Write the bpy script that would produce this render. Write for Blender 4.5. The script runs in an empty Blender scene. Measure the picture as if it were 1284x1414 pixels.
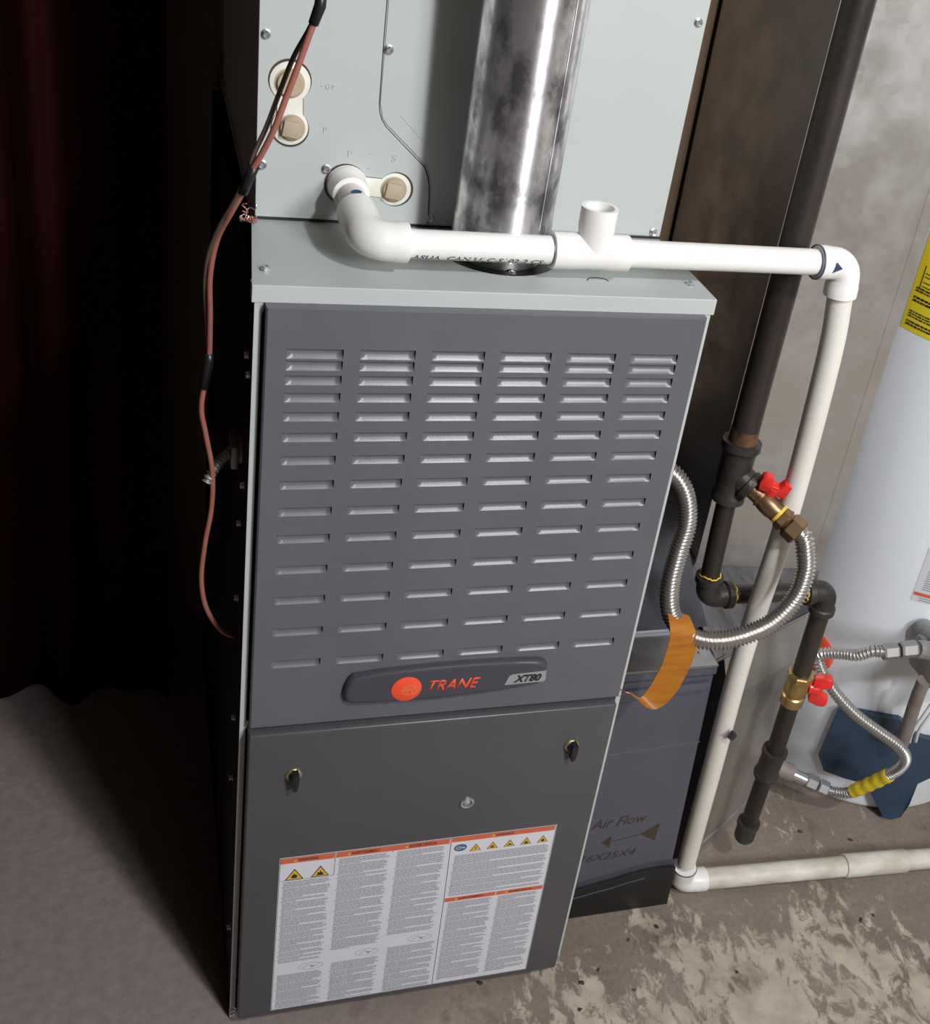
import bpy, bmesh, math, random
from mathutils import Vector, Matrix
random.seed(7)
C = bpy.context.scene.collection
SC = bpy.context.scene
V = Vector
# ---------------------------------------------------------------- camera
cam = bpy.data.cameras.new('camera'); co = bpy.data.objects.new('camera', cam); C.objects.link(co)
right = V((0.94229254, -0.29399038, 0.16016996)); down = V((-0.01369307, -0.51186131, -0.85895896)); fwd = V((0.33451048, 0.80719741, -0.48634873))
m = Matrix((right, -down, -fwd)).transposed().to_4x4(); m.translation = V((-0.09456, -1.01159, 1.44617))
co.matrix_world = m
cam.sensor_fit = 'HORIZONTAL'; cam.sensor_width = 36; cam.lens = 36*1667.34/1284
cam.shift_x = -(789.69-642)/1284; cam.shift_y = (628.25-707)/1284
cam.clip_start = 0.02; cam.clip_end = 60
SC.camera = co
# ---------------------------------------------------------------- world, lamps, exposure
w = bpy.data.worlds.new('world'); SC.world = w; w.use_nodes = True
w.node_tree.nodes['Background'].inputs[0].default_value = (0.5, 0.55, 0.7, 1); w.node_tree.nodes['Background'].inputs[1].default_value = 0.0
def lamp(name, kind, loc, power, col, size, aim=None):
    l = bpy.data.lights.new(name, kind); l.energy = power; l.color = col
    if kind == 'AREA': l.shape = 'RECTANGLE'; l.size, l.size_y = size
    else: l.shadow_soft_size = size
    o = bpy.data.objects.new(name, l); C.objects.link(o); o.location = loc
    if aim is not None: o.rotation_euler = (V(aim)-V(loc)).to_track_quat('-Z', 'Y').to_euler()
    return o
lamp('ceiling_bulb', 'POINT', (0.67, -1.30, 2.17), 80, (0.97, 0.98, 1.0), 0.055)
lamp('fill_light', 'AREA', (1.20, -2.45, 2.10), 52, (0.94, 0.97, 1.0), (.6, .6), (.9, .2, .7))  # added fill panel without a real source, brightens tank and front faces
SC.view_settings.view_transform = 'Standard'; SC.view_settings.look = 'None'
SC.view_settings.gamma = 1; SC.view_settings.use_curve_mapping = False; SC.view_settings.exposure = 0.0
# ---------------------------------------------------------------- materials
def mat(name, col, rough=.5, metal=0.0, var=None, vscale=8.0, vamt=.5, bump=0, bscale=200, stretch=(1,1,1), rvar=0, spec=.5, coat=0):
    m = bpy.data.materials.new(name); m.use_nodes = True; nt = m.node_tree; b = nt.nodes['Principled BSDF']
    b.inputs['Base Color'].default_value = (*col, 1); b.inputs['Roughness'].default_value = rough
    b.inputs['Metallic'].default_value = metal; b.inputs['Specular IOR Level'].default_value = spec
    b.inputs['Coat Weight'].default_value = coat
    tc = nt.nodes.new('ShaderNodeTexCoord'); mp = nt.nodes.new('ShaderNodeMapping'); mp.inputs['Scale'].default_value = stretch
    nt.links.new(tc.outputs['Object'], mp.inputs['Vector'])
    def noise(s, d=5, r=.55):
        n = nt.nodes.new('ShaderNodeTexNoise'); n.inputs['Scale'].default_value = s; n.inputs['Detail'].default_value = d; n.inputs['Roughness'].default_value = r
        nt.links.new(mp.outputs[0], n.inputs['Vector']); return n
    if var is not None:
        n = noise(vscale); r = nt.nodes.new('ShaderNodeValToRGB')
        r.color_ramp.elements[0].position = .5-vamt*.4; r.color_ramp.elements[1].position = .5+vamt*.4
        r.color_ramp.elements[0].color = (*col, 1); r.color_ramp.elements[1].color = (*var, 1)
        nt.links.new(n.outputs['Fac'], r.inputs['Fac']); nt.links.new(r.outputs['Color'], b.inputs['Base Color'])
    if rvar:
        n = noise(vscale*1.7); mr = nt.nodes.new('ShaderNodeMapRange')
        mr.inputs['From Min'].default_value = .3; mr.inputs['From Max'].default_value = .7
        mr.inputs['To Min'].default_value = max(.02, rough-rvar); mr.inputs['To Max'].default_value = rough+rvar
        nt.links.new(n.outputs['Fac'], mr.inputs['Value']); nt.links.new(mr.outputs[0], b.inputs['Roughness'])
    if bump:
        n = noise(bscale, 3); bp = nt.nodes.new('ShaderNodeBump'); bp.inputs['Strength'].default_value = bump; bp.inputs['Distance'].default_value = .002
        nt.links.new(n.outputs['Fac'], bp.inputs['Height']); nt.links.new(bp.outputs[0], b.inputs['Normal'])
    return m
M = {}
M['paint'] = mat('light_grey_enamel', (.455,.485,.468), .42, var=(.49,.515,.50), vscale=5, bump=.04, bscale=500)
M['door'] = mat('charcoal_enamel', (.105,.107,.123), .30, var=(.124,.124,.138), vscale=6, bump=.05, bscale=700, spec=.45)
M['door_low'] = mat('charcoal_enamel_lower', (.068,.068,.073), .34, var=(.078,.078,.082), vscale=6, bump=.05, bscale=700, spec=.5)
M['dark'] = mat('unlit_interior_black', (.006,.006,.007), .8)
M['side'] = mat('shade_toned_side_steel', (.016,.011,.010), .8, spec=.15)  # shade of the unlit furnace side put into a near-black colour
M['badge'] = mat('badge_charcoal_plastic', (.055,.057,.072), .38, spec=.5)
M['red'] = mat('emblem_red', (.86,.085,.03), .45)
M['redmark'] = mat('emblem_mark', (.80,.26,.11), .45)
M['silver'] = mat('silver_plate', (.34,.34,.36), .4, .2)
M['ink'] = mat('black_ink', (.02,.02,.025), .6)
M['redink'] = mat('red_print_ink', (.45,.06,.06), .6)
M['greyink'] = mat('grey_print_ink', (.24,.25,.30), .6)
M['sticker'] = mat('sticker_white', (.66,.66,.70), .5)
M['orange'] = mat('label_orange', (.62,.13,.06), .5)
M['yellow'] = mat('pictogram_yellow', (.72,.42,.04), .5)
M['blue'] = mat('label_blue', (.06,.12,.22), .5)
M['latch'] = mat('latch_black', (.012,.012,.014), .3)
M['zinc'] = mat('zinc_screw', (.62,.63,.66), .25, .85)
M['brasszinc'] = mat('latch_collar_yellow_zinc', (.5,.45,.25), .35, .8)
M['pvc'] = mat('white_pvc', (.84,.82,.78), .32, var=(.86,.85,.82), vscale=12)
M['pvc_old'] = mat('dusty_pvc', (.50,.45,.36), .45, var=(.76,.73,.66), vscale=34, vamt=.45, stretch=(.5,1,1))
M['pvc_mid'] = mat('ivory_pvc', (.70,.66,.58), .4, var=(.80,.77,.71), vscale=9)
M['primer'] = mat('blue_primer', (.03,.05,.14), .5)
M['primer2'] = mat('pink_primer_stain', (.68,.58,.55), .5, var=(.80,.76,.74), vscale=40)
M['cardboard'] = mat('tan_plug', (.46,.37,.26), .6, var=(.42,.33,.23), vscale=30)
M['putty'] = mat('white_port_plastic', (.82,.81,.77), .5, var=(.72,.67,.53), vscale=60, vamt=.9)
M['iron'] = mat('black_iron', (.028,.021,.018), .42, .35, var=(.055,.043,.036), vscale=14, bump=.25, bscale=120, stretch=(1,1,.35), rvar=.1)
M['ironfit'] = mat('malleable_iron', (.07,.062,.057), .45, .5, var=(.042,.036,.033), vscale=30, bump=.3, bscale=220)
M['rust'] = mat('rusty_thread', (.030,.023,.020), .55, .3, var=(.20,.085,.042), vscale=38, vamt=.35)
M['dope'] = mat('yellow_thread_sealant', (.75,.50,.05), .5)
M['brass'] = mat('brass', (.50,.36,.15), .32, .85, var=(.42,.28,.12), vscale=40)
M['brassdark'] = mat('brown_brass', (.28,.18,.09), .38, .8, var=(.22,.14,.08), vscale=40)
M['handle'] = mat('red_handle', (.74,.025,.022), .35, coat=.2)
M['steel'] = mat('corrugated_stainless', (.60,.575,.55), .30, .95)
M['steel2'] = mat('grey_corrugated', (.50,.49,.47), .35, .8)
M['tag'] = mat('yellow_tape', (.44,.165,.008), .42, var=(.32,.10,.006), vscale=60, vamt=.5, stretch=(.3,.3,3))
M['tapeyel'] = mat('bright_yellow_tape', (.80,.62,.03), .4, var=(.62,.45,.02), vscale=70)
M['filter'] = mat('blue_grey_enamel', (.082,.082,.106), .42, var=(.092,.092,.116), vscale=4, spec=.4)
M['base'] = mat('black_base', (.009,.009,.010), .45)
M['marker'] = mat('brown_marker', (.055,.035,.025), .6)
M['tank'] = mat('white_tank_enamel', (.86,.90,.96), .28, var=(.88,.92,.97), vscale=3)
M['navy'] = mat('navy_panel', (.025,.050,.090), .42, var=(.032,.060,.105), vscale=18, bump=.1, bscale=260)
M['valvegrey'] = mat('cast_grey_valve', (.30,.30,.30), .45, .6, var=(.36,.35,.34), vscale=30)
M['taupe'] = mat('painted_pipe_taupe', (.20,.165,.14), .6, var=(.26,.22,.19), vscale=30)
M['orangeplastic'] = mat('orange_red_plastic', (.78,.09,.035), .4)
M['lemon'] = mat('yellow_label', (.88,.72,.02), .45)
M['cable'] = mat('brown_cable_sheath', (.30,.105,.075), .45)
M['cabledark'] = mat('dark_cable_sheath', (.085,.055,.045), .45)
M['blacktape'] = mat('black_tape', (.010,.010,.011), .35)
M['copper'] = mat('copper_wire', (.55,.20,.15), .3, .6)
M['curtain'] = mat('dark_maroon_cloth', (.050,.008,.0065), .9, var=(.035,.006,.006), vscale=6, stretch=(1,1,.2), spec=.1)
def galv(name, col, rough, scale, metal=.9, streak=(1,1,1), dark=.75):
    m = bpy.data.materials.new(name); m.use_nodes = True; nt = m.node_tree; b = nt.nodes['Principled BSDF']
    b.inputs['Metallic'].default_value = metal
    tc = nt.nodes.new('ShaderNodeTexCoord'); mp = nt.nodes.new('ShaderNodeMapping'); mp.inputs['Scale'].default_value = streak
    nt.links.new(tc.outputs['Object'], mp.inputs['Vector'])
    v = nt.nodes.new('ShaderNodeTexVoronoi'); v.inputs['Scale'].default_value = scale; nt.links.new(mp.outputs[0], v.inputs['Vector'])
    n = nt.nodes.new('ShaderNodeTexNoise'); n.inputs['Scale'].default_value = scale*.25; n.inputs['Detail'].default_value = 6; nt.links.new(mp.outputs[0], n.inputs['Vector'])
    ad = nt.nodes.new('ShaderNodeMath'); ad.operation = 'ADD'; nt.links.new(n.outputs['Fac'], ad.inputs[0])
    ml = nt.nodes.new('ShaderNodeMath'); ml.operation = 'MULTIPLY'; ml.inputs[1].default_value = .12; nt.links.new(v.outputs['Color'], ml.inputs[0]); nt.links.new(ml.outputs[0], ad.inputs[1])
    r = nt.nodes.new('ShaderNodeValToRGB'); r.color_ramp.elements[0].position = .42; r.color_ramp.elements[1].position = .68
    r.color_ramp.elements[0].color = (*[c*dark for c in col], 1); r.color_ramp.elements[1].color = (*col, 1)
    nt.links.new(ad.outputs[0], r.inputs['Fac']); nt.links.new(r.outputs['Color'], b.inputs['Base Color'])
    mr = nt.nodes.new('ShaderNodeMapRange'); mr.inputs['From Min'].default_value = .35; mr.inputs['From Max'].default_value = .7
    mr.inputs['To Min'].default_value = rough*1.35; mr.inputs['To Max'].default_value = rough*.75
    nt.links.new(ad.outputs[0], mr.inputs['Value']); nt.links.new(mr.outputs[0], b.inputs['Roughness'])
    return m
M['galv'] = galv('galvanised_duct_steel', (.60,.575,.55), .42, 60, dark=.86)
M['galvshiny'] = galv('creased_shiny_steel', (.50,.50,.53), .24, 40, dark=.6, streak=(3,.6,1))
M['galvmid'] = galv('grey_sheet', (.36,.36,.37), .34, 40, dark=.75)
M['galvdark'] = galv('dark_sheet', (.17,.18,.21), .35, 40, dark=.7)
M['flue'] = galv('shiny_vent_steel', (.92,.90,.93), .40, 150, .93, (1,1,.6), .32)
_n = M['flue'].node_tree; _t = _n.nodes.new('ShaderNodeTangent'); _t.direction_type = 'RADIAL'; _t.axis = 'Z'
_n.links.new(_t.outputs[0], _n.nodes['Principled BSDF'].inputs['Tangent']); _n.nodes['Principled BSDF'].inputs['Anisotropic'].default_value = .95; _n.nodes['Principled BSDF'].inputs['Anisotropic Rotation'].default_value = .25
def floor_mat():
    m = bpy.data.materials.new('worn_painted_concrete'); m.use_nodes = True; nt = m.node_tree; b = nt.nodes['Principled BSDF']
    L = nt.links.new
    tc = nt.nodes.new('ShaderNodeTexCoord')
    def mapn(rot, sc):
        mp = nt.nodes.new('ShaderNodeMapping'); mp.inputs['Rotation'].default_value = (0,0,rot); mp.inputs['Scale'].default_value = sc; L(tc.outputs['Object'], mp.inputs['Vector']); return mp
    def noise(mp, s, d=6, r=.6, dist=0):
        n = nt.nodes.new('ShaderNodeTexNoise'); n.inputs['Scale'].default_value = s; n.inputs['Detail'].default_value = d; n.inputs['Roughness'].default_value = r; n.inputs['Distortion'].default_value = dist
        L(mp.outputs[0], n.inputs['Vector']); return n
    def ramp(src, a, b_, ca=(0,0,0), cb=(1,1,1)):
        r = nt.nodes.new('ShaderNodeValToRGB'); r.color_ramp.elements[0].position = a; r.color_ramp.elements[1].position = b_
        r.color_ramp.elements[0].color = (*ca,1); r.color_ramp.elements[1].color = (*cb,1); L(src, r.inputs['Fac']); return r
    def mix(f, a, b_, t='MIX'):
        x = nt.nodes.new('ShaderNodeMix'); x.data_type = 'RGBA'; x.blend_type = t
        if hasattr(f, 'name'): L(f, x.inputs['Factor'])
        else: x.inputs['Factor'].default_value = f
        for s, i in ((a, 6), (b_, 7)):
            if isinstance(s, tuple): x.inputs[i].default_value = (*s, 1)
            else: L(s, x.inputs[i])
        return x.outputs[2]
    mp0 = mapn(0, (1,1,1)); mp1 = mapn(-.5, (1.0, .55, 1))
    base = ramp(noise(mp0, 5).outputs['Fac'], .35, .68, (.205,.160,.128), (.285,.228,.185))
    fine = ramp(noise(mp0, 130, 3).outputs['Fac'], .3, .7, (.86,.86,.86), (1.08,1.08,1.08))
    basec = mix(1.0, base.outputs[0], fine.outputs[0], 'MULTIPLY')
    # flaking beige paint: patches streaked along one brushing direction, densest towards the open floor
    big = noise(mp1, 4.5, 3, .5); sm = noise(mp1, 42, 7, .68, .5)
    ad = nt.nodes.new('ShaderNodeMath'); ad.operation = 'ADD'; L(big.outputs['Fac'], ad.inputs[0]); L(sm.outputs['Fac'], ad.inputs[1])
    sx = nt.nodes.new('ShaderNodeSeparateXYZ'); L(tc.outputs['Object'], sx.inputs[0])
    def rng(sock, a, b_, c, d):
        n = nt.nodes.new('ShaderNodeMapRange'); n.inputs['From Min'].default_value = a; n.inputs['From Max'].default_value = b_; n.inputs['To Min'].default_value = c; n.inputs['To Max'].default_value = d
        L(sock, n.inputs['Value']); return n.outputs[0]
    gy = rng(sx.outputs['Y'], -.10, .10, 0.03, -.20); gx = rng(sx.outputs['X'], .25, .45, -.45, 0)
    a2 = nt.nodes.new('ShaderNodeMath'); a2.operation = 'ADD'; L(ad.outputs[0], a2.inputs[0]); L(gy, a2.inputs[1])
    a3 = nt.nodes.new('ShaderNodeMath'); a3.operation = 'ADD'; L(a2.outputs[0], a3.inputs[0]); L(gx, a3.inputs[1])
    hf = nt.nodes.new('ShaderNodeMath'); hf.operation = 'MULTIPLY'; hf.inputs[1].default_value = .5; L(a3.outputs[0], hf.inputs[0]); mask = ramp(hf.outputs[0], .475, .515)
    paint = ramp(noise(mp0, 22, 4).outputs['Fac'], .35, .65, (.38,.325,.25), (.53,.46,.36))
    c1 = mix(mask.outputs[0], basec, paint.outputs[0])
    stain = ramp(noise(mp0, 9, 5, .65, .8).outputs['Fac'], .60, .74, (1,1,1), (.52,.46,.44))
    c2 = mix(1.0, c1, stain.outputs[0], 'MULTIPLY')
    # greyer, cleaner slab on the left
    left = nt.nodes.new('ShaderNodeMapRange'); left.inputs['From Min'].default_value = .30; left.inputs['From Max'].default_value = -.02
    L(sx.outputs['X'], left.inputs['Value'])
    lc = ramp(noise(mp0, 60, 4).outputs['Fac'], .3, .75, (.235,.19,.182), (.31,.255,.243))
    c3 = mix(left.outputs[0], c2, lc.outputs[0])
    L(c3, b.inputs['Base Color']); b.inputs['Roughness'].default_value = .72; b.inputs['Specular IOR Level'].default_value = .3
    bp = nt.nodes.new('ShaderNodeBump'); bp.inputs['Strength'].default_value = .35; bp.inputs['Distance'].default_value = .003
    hh = nt.nodes.new('ShaderNodeMath'); hh.operation = 'ADD'; L(mask.outputs[0], hh.inputs[0]); L(noise(mp0, 60, 5).outputs['Fac'], hh.inputs[1])
    L(hh.outputs[0], bp.inputs['Height']); L(bp.outputs[0], b.inputs['Normal'])
    return m
M['floor'] = floor_mat()
M['wallbrown'] = mat('brown_wall', (.20,.145,.105), .8, var=(.17,.12,.09), vscale=5)
M['walldark'] = mat('dark_block_wall', (.028,.016,.011), .85, var=(.02,.012,.009), vscale=4)
M['walllight'] = mat('pale_block_wall', (.50,.47,.43), .8, var=(.44,.41,.37), vscale=3)
M['wallfront'] = mat('pale_panel_wall', (.085,.065,.055), .75, var=(.06,.045,.04), vscale=2)
M['studwood'] = mat('tan_wood_post', (.26,.175,.115), .75, var=(.21,.14,.09), vscale=9, stretch=(4,4,.3))
M['joist'] = mat('brown_joist', (.07,.042,.026), .7, var=(.05,.03,.018), vscale=8, stretch=(1,.2,1))
# ---------------------------------------------------------------- mesh helpers
def obj(name, bm, mt, parent=None, smooth=None, **kw):
    me = bpy.data.meshes.new(name); bm.normal_update(); bm.to_mesh(me); bm.free()
    return link(name, me, mt, parent, smooth, **kw)
def link(name, me, mt, parent=None, smooth=None, **kw):
    if mt is not None and not me.materials: me.materials.append(M[mt] if isinstance(mt, str) else mt)
    if smooth is not None:
        for p in me.polygons: p.use_smooth = True
        if smooth < 180:
            try: me.set_sharp_from_angle(angle=math.radians(smooth))
            except Exception: pass
    o = bpy.data.objects.new(name, me); C.objects.link(o)
    if parent is not None: o.parent = parent; o.location = -V(ROOT.get(root_of(parent), (0,0,0))) if parent.type == 'EMPTY' else (0,0,0)
    for k, v in kw.items(): o[k] = v
    return o
ROOT = {}
def root_of(o):
    while o.parent: o = o.parent
    return o.name
def thing(name, label, cat, loc, group=None):
    o = bpy.data.objects.new(name, None); C.objects.link(o); o.location = loc; o.empty_display_size = .05
    o['label'] = label; o['category'] = cat
    if group: o['group'] = group
    ROOT[o.name] = tuple(loc); return o
def box(bm, x0, x1, y0, y1, z0, z1, bevel=0):
    vs = [bm.verts.new((x, y, z)) for z in (z0, z1) for y in (y0, y1) for x in (x0, x1)]
    fs = [bm.faces.new([vs[i] for i in f]) for f in ((0,2,3,1),(4,5,7,6),(0,1,5,4),(1,3,7,5),(3,2,6,7),(2,0,4,6))]
    if bevel:
        es = set(e for f in fs for e in f.edges)
        bmesh.ops.bevel(bm, geom=list(es), offset=bevel, segments=2, profile=.5, affect='EDGES')
def B(*a, **k): bm = bmesh.new(); box(bm, *a, **k); return bm
def prism(bm, pts, axis, a0, a1, bevel=0):
    """polygon pts in the two other axes, extruded along axis"""
    def mk(p, a): return {'x': (a, p[0], p[1]), 'y': (p[0], a, p[1]), 'z': (p[0], p[1], a)}[axis]
    v0 = [bm.verts.new(mk(p, a0)) for p in pts]; v1 = [bm.verts.new(mk(p, a1)) for p in pts]
    n = len(pts); fs = [bm.faces.new(v0), bm.faces.new(list(reversed(v1)))]
    for i in range(n): fs.append(bm.faces.new((v0[i], v1[i], v1[(i+1) % n], v0[(i+1) % n])))
    bmesh.ops.recalc_face_normals(bm, faces=fs)
    if bevel: bmesh.ops.bevel(bm, geom=[e for e in v1[0].link_edges for _ in (0,) if 0] or list({e for f in fs[:2] for e in f.edges}), offset=bevel, segments=2, profile=.5, affect='EDGES')
    return fs
def frame(d, ref=None):
    d = d.normalized(); r = ref if ref is not None else (V((0,0,1)) if abs(d.z) < .9 else V((1,0,0)))
    s = d.cross(r).normalized(); return s, s.cross(d).normalized()
def sweep(bm, pts, rad, seg=24, caps=True, flat=None):
    pts = [V(p) for p in pts]; n = len(pts)
    if not hasattr(rad, '__len__'): rad = [rad]*n
    tang = [(pts[min(i+1, n-1)]-pts[max(i-1, 0)]) for i in range(n)]
    for i in range(n):
        if tang[i].length < 1e-9: tang[i] = tang[i-1] if i else V((0,0,1))
        tang[i] = tang[i].normalized()
    s, u = frame(tang[0]); rings = []
    for i in range(n):
        s = (s-tang[i]*s.dot(tang[i])).normalized(); u = tang[i].cross(s)
        rings.append([bm.verts.new(pts[i]+(s*math.cos(2*math.pi*k/seg)+u*math.sin(2*math.pi*k/seg))*rad[i]) for k in range(seg)])
    for a, b in zip(rings, rings[1:]):
        for k in range(seg): bm.faces.new((a[k], a[(k+1) % seg], b[(k+1) % seg], b[k]))
    if caps: bm.faces.new(list(reversed(rings[0]))); bm.faces.new(rings[-1])
    return rings
def lathe(bm, p0, d, prof, seg=32, caps=True):
    """prof: list of (distance along d, radius)"""
    p0 = V(p0); d = V(d).normalized(); s, u = frame(d); rings = []
    for a, r in prof: rings.append([bm.verts.new(p0+d*a+(s*math.cos(2*math.pi*k/seg)+u*math.sin(2*math.pi*k/seg))*max(r, 1e-5)) for k in range(seg)])
    for a, b in zip(rings, rings[1:]):
        for k in range(seg): bm.faces.new((a[k], a[(k+1) % seg], b[(k+1) % seg], b[k]))
    if caps: bm.faces.new(list(reversed(rings[0]))); bm.faces.new(rings[-1])
    bmesh.ops.recalc_face_normals(bm, faces=bm.faces[:])
def smooth_path(pts, step):
    """Catmull-Rom through pts, resampled evenly"""
    P = [V(p) for p in pts]; P = [P[0]*2-P[1]]+P+[P[-1]*2-P[-2]]; out = []
    for i in range(1, len(P)-2):
        for k in range(40):
            t = k/40; a, b, c, d = P[i-1:i+3]
            out.append(.5*((2*b)+(c-a)*t+(2*a-5*b+4*c-d)*t*t+(3*b-a-3*c+d)*t**3))
    out.append(P[-2]); res = [out[0]]; acc = 0
    for a, b in zip(out, out[1:]):
        L = (b-a).length
        if L < 1e-9: continue
        t = step-acc
        while t <= L: res.append(a+(b-a)*(t/L)); t += step
        acc = L-(t-step)
    return res
def arc_path(p0, corner, p1, r, n=10):
    """straight-bend-straight path with fillet radius r"""
    p0, c, p1 = V(p0), V(corner), V(p1); a = (p0-c).normalized(); b = (p1-c).normalized()
    ang = a.angle(b); t = r/math.tan(ang/2); s, e = c+a*t, c+b*t
    ctr = c+(a+b).normalized()*(r/math.sin(ang/2)); out = [p0]
    v0, v1 = s-ctr, e-ctr; th = v0.angle(v1); ax = v0.cross(v1).normalized()
    for i in range(n+1): out.append(ctr+Matrix.Rotation(th*i/n, 3, ax) @ v0)
    return out+[p1]
def corr(name, pts, r, pitch, depth, mt, parent, seg=18, **kw):
    path = smooth_path(pts, pitch/8); rad = [r+depth*math.cos(2*math.pi*i/8) for i in range(len(path))]
    bm = bmesh.new(); sweep(bm, path, rad, seg); return obj(name, bm, mt, parent, 180, **kw)
def text_bm(s, size, shear=0, bold=0, align='LEFT', extrude=0, spacing=1):
    cu = bpy.data.curves.new('txt', 'FONT'); cu.body = s; cu.size = size; cu.shear = shear; cu.offset = bold; cu.align_x = align
    cu.resolution_u = 3; cu.extrude = extrude; cu.space_character = spacing
    o = bpy.data.objects.new('txt', cu); C.objects.link(o); dg = bpy.context.evaluated_depsgraph_get(); dg.update()
    me = bpy.data.meshes.new_from_object(o.evaluated_get(dg)); bm = bmesh.new(); bm.from_mesh(me)
    bpy.data.objects.remove(o); bpy.data.curves.remove(cu); bpy.data.meshes.remove(me); return bm
def text_fit(name, s, x0, x1, z0, z1, y, mt, parent, shear=0, bold=0, extrude=0, rise=0, **kw):
    """text fitted into a rectangle of an upright plane facing -Y"""
    bm = text_bm(s, 1, shear, bold, extrude=0); xs = [v.co.x for v in bm.verts]; ys = [v.co.y for v in bm.verts]
    a, b, c, d = min(xs), max(xs), min(ys), max(ys)
    for v in bm.verts:
        fx = (v.co.x-a)/(b-a); fz = (v.co.y-c)/(d-c); v.co = (x0+fx*(x1-x0), y, z0+fz*(z1-z0)+rise*fx)
    if extrude:
        r = bmesh.ops.extrude_face_region(bm, geom=bm.faces[:]); vs = [g for g in r['geom'] if isinstance(g, bmesh.types.BMVert)]
        for v in vs: v.co.y -= extrude
        bmesh.ops.recalc_face_normals(bm, faces=bm.faces[:])
    return obj(name, bm, mt, parent, **kw)
def quadz(bm, x0, x1, z0, z1, y): bm.faces.new([bm.verts.new(p) for p in ((x0,y,z0),(x1,y,z0),(x1,y,z1),(x0,y,z1))])
_sm = {}
def screw_mesh(sc=1.0):
    if sc in _sm: return _sm[sc]
    bm = bmesh.new(); r = .0038*sc
    # flange washer, hex head, dimple; local +Z is outward
    lathe(bm, (0,0,0), (0,0,1), [(0, r*1.25), (.0006*sc, r*1.25), (.001*sc, r*1.0)], 20)
    b2 = bmesh.new(); vs = []
    for z, q in ((.0008*sc, r*.95), (.0034*sc, r*.95), (.0040*sc, r*.78), (.0034*sc, r*.5)):
        vs.append([b2.verts.new((q*math.cos(math.pi*k/3), q*math.sin(math.pi*k/3), z)) for k in range(6)])
    for a, b in zip(vs, vs[1:]):
        for k in range(6): b2.faces.new((a[k], a[(k+1) % 6], b[(k+1) % 6], b[k]))
    b2.faces.new(vs[-1]); me2 = bpy.data.meshes.new('t'); b2.to_mesh(me2); b2.free(); bm.from_mesh(me2); bpy.data.meshes.remove(me2)
    me = bpy.data.meshes.new('screw'); bm.to_mesh(me); bm.free(); me.materials.append(M['zinc']); _sm[sc] = me; return me
def screw(parent, p, n, sc=1.0, spin=.3):
    o = bpy.data.objects.new('screw', screw_mesh(sc)); C.objects.link(o); o.parent = parent
    q = V(n).to_track_quat('Z', 'Y').to_matrix().to_4x4() @ Matrix.Rotation(spin, 4, 'Z')
    base = V(ROOT.get(parent.name, (0,0,0))); o.matrix_local = Matrix.Translation(V(p)-base) @ q; return o
def taper(bm, x0t, x1t, x0b, x1b, y0, y1, z0, z1, bevel=0):
    vs = [bm.verts.new(p) for p in ((x0b,y0,z0),(x1b,y0,z0),(x1b,y1,z0),(x0b,y1,z0),(x0t,y0,z1),(x1t,y0,z1),(x1t,y1,z1),(x0t,y1,z1))]
    fs = [bm.faces.new([vs[i] for i in f]) for f in ((3,2,1,0),(4,5,6,7),(0,1,5,4),(1,2,6,5),(2,3,7,6),(3,0,4,7))]
    if bevel: bmesh.ops.bevel(bm, geom=list({e for f in fs for e in f.edges}), offset=bevel, segments=2, affect='EDGES')
def struct(name, bm, mt): return obj(name, bm, mt, kind='structure')
# ================================================================ SETTING
bm = B(-2.4, 2.4, -2.8, .82, -.1, 0); struct('floor', bm, 'floor')
struct('wall_back', B(-2.4, 2.4, .72, .82, 0, 2.6), 'wallbrown')
struct('trim_1', B(.590, .679, .628, .700, 0, 2.6, bevel=.002), 'studwood')
struct('reflector_1', B(.25, 1.15, -2.8, -2.76, 0, 2.05, bevel=.004), 'walllight')  # unseen pale slab added for the vent pipe to reflect
struct('wall_left', B(-2.5, -2.4, -2.8, .82, 0, 2.6), 'walldark')
struct('wall_right', B(2.4, 2.5, -2.8, .82, 0, 2.6), 'walllight')
struct('wall_front', B(-2.4, 2.4, -2.9, -2.8, 0, 2.6), 'wallfront')
struct('ceiling', B(-2.4, 2.4, -2.8, .82, 2.6, 2.65), 'joist')
# ================================================================ FURNACE
W = .4445; H = 1.016; DEP = .70
fur = thing('gas_furnace', 'tall grey gas furnace with louvered charcoal door standing on the concrete floor', 'furnace', (W/2, .35, 0))
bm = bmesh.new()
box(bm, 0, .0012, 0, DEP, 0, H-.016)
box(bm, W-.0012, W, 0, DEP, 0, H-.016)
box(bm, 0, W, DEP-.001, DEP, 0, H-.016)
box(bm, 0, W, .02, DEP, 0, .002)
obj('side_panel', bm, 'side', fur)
bm = bmesh.new()
for x0, x1, xi in ((-.0004, .0062, .0062), (W-.0058, W+.0004, W-.0058)):
    box(bm, x0, x1, -.0006, .0008, 0.002, H-.016, .0003)
box(bm, .0005, .0062, .0008, .010, .002, H-.016)
box(bm, W-.0062, W-.0005, .0008, .010, .002, H-.016)
# little folded gussets at the top and middle of the left channel
for z in (H-.016, .507):
    vs = [(.006, z), (.0105, z), (.006, z-.013)]
    prism(bm, vs, 'y', -.0005, .0008)
obj('front_flange', bm, 'paint', fur, label='light grey folded front edge')
obj('interior', B(.0065, W-.0065, .010, .30, .004, H-.02), 'dark', fur)
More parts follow.
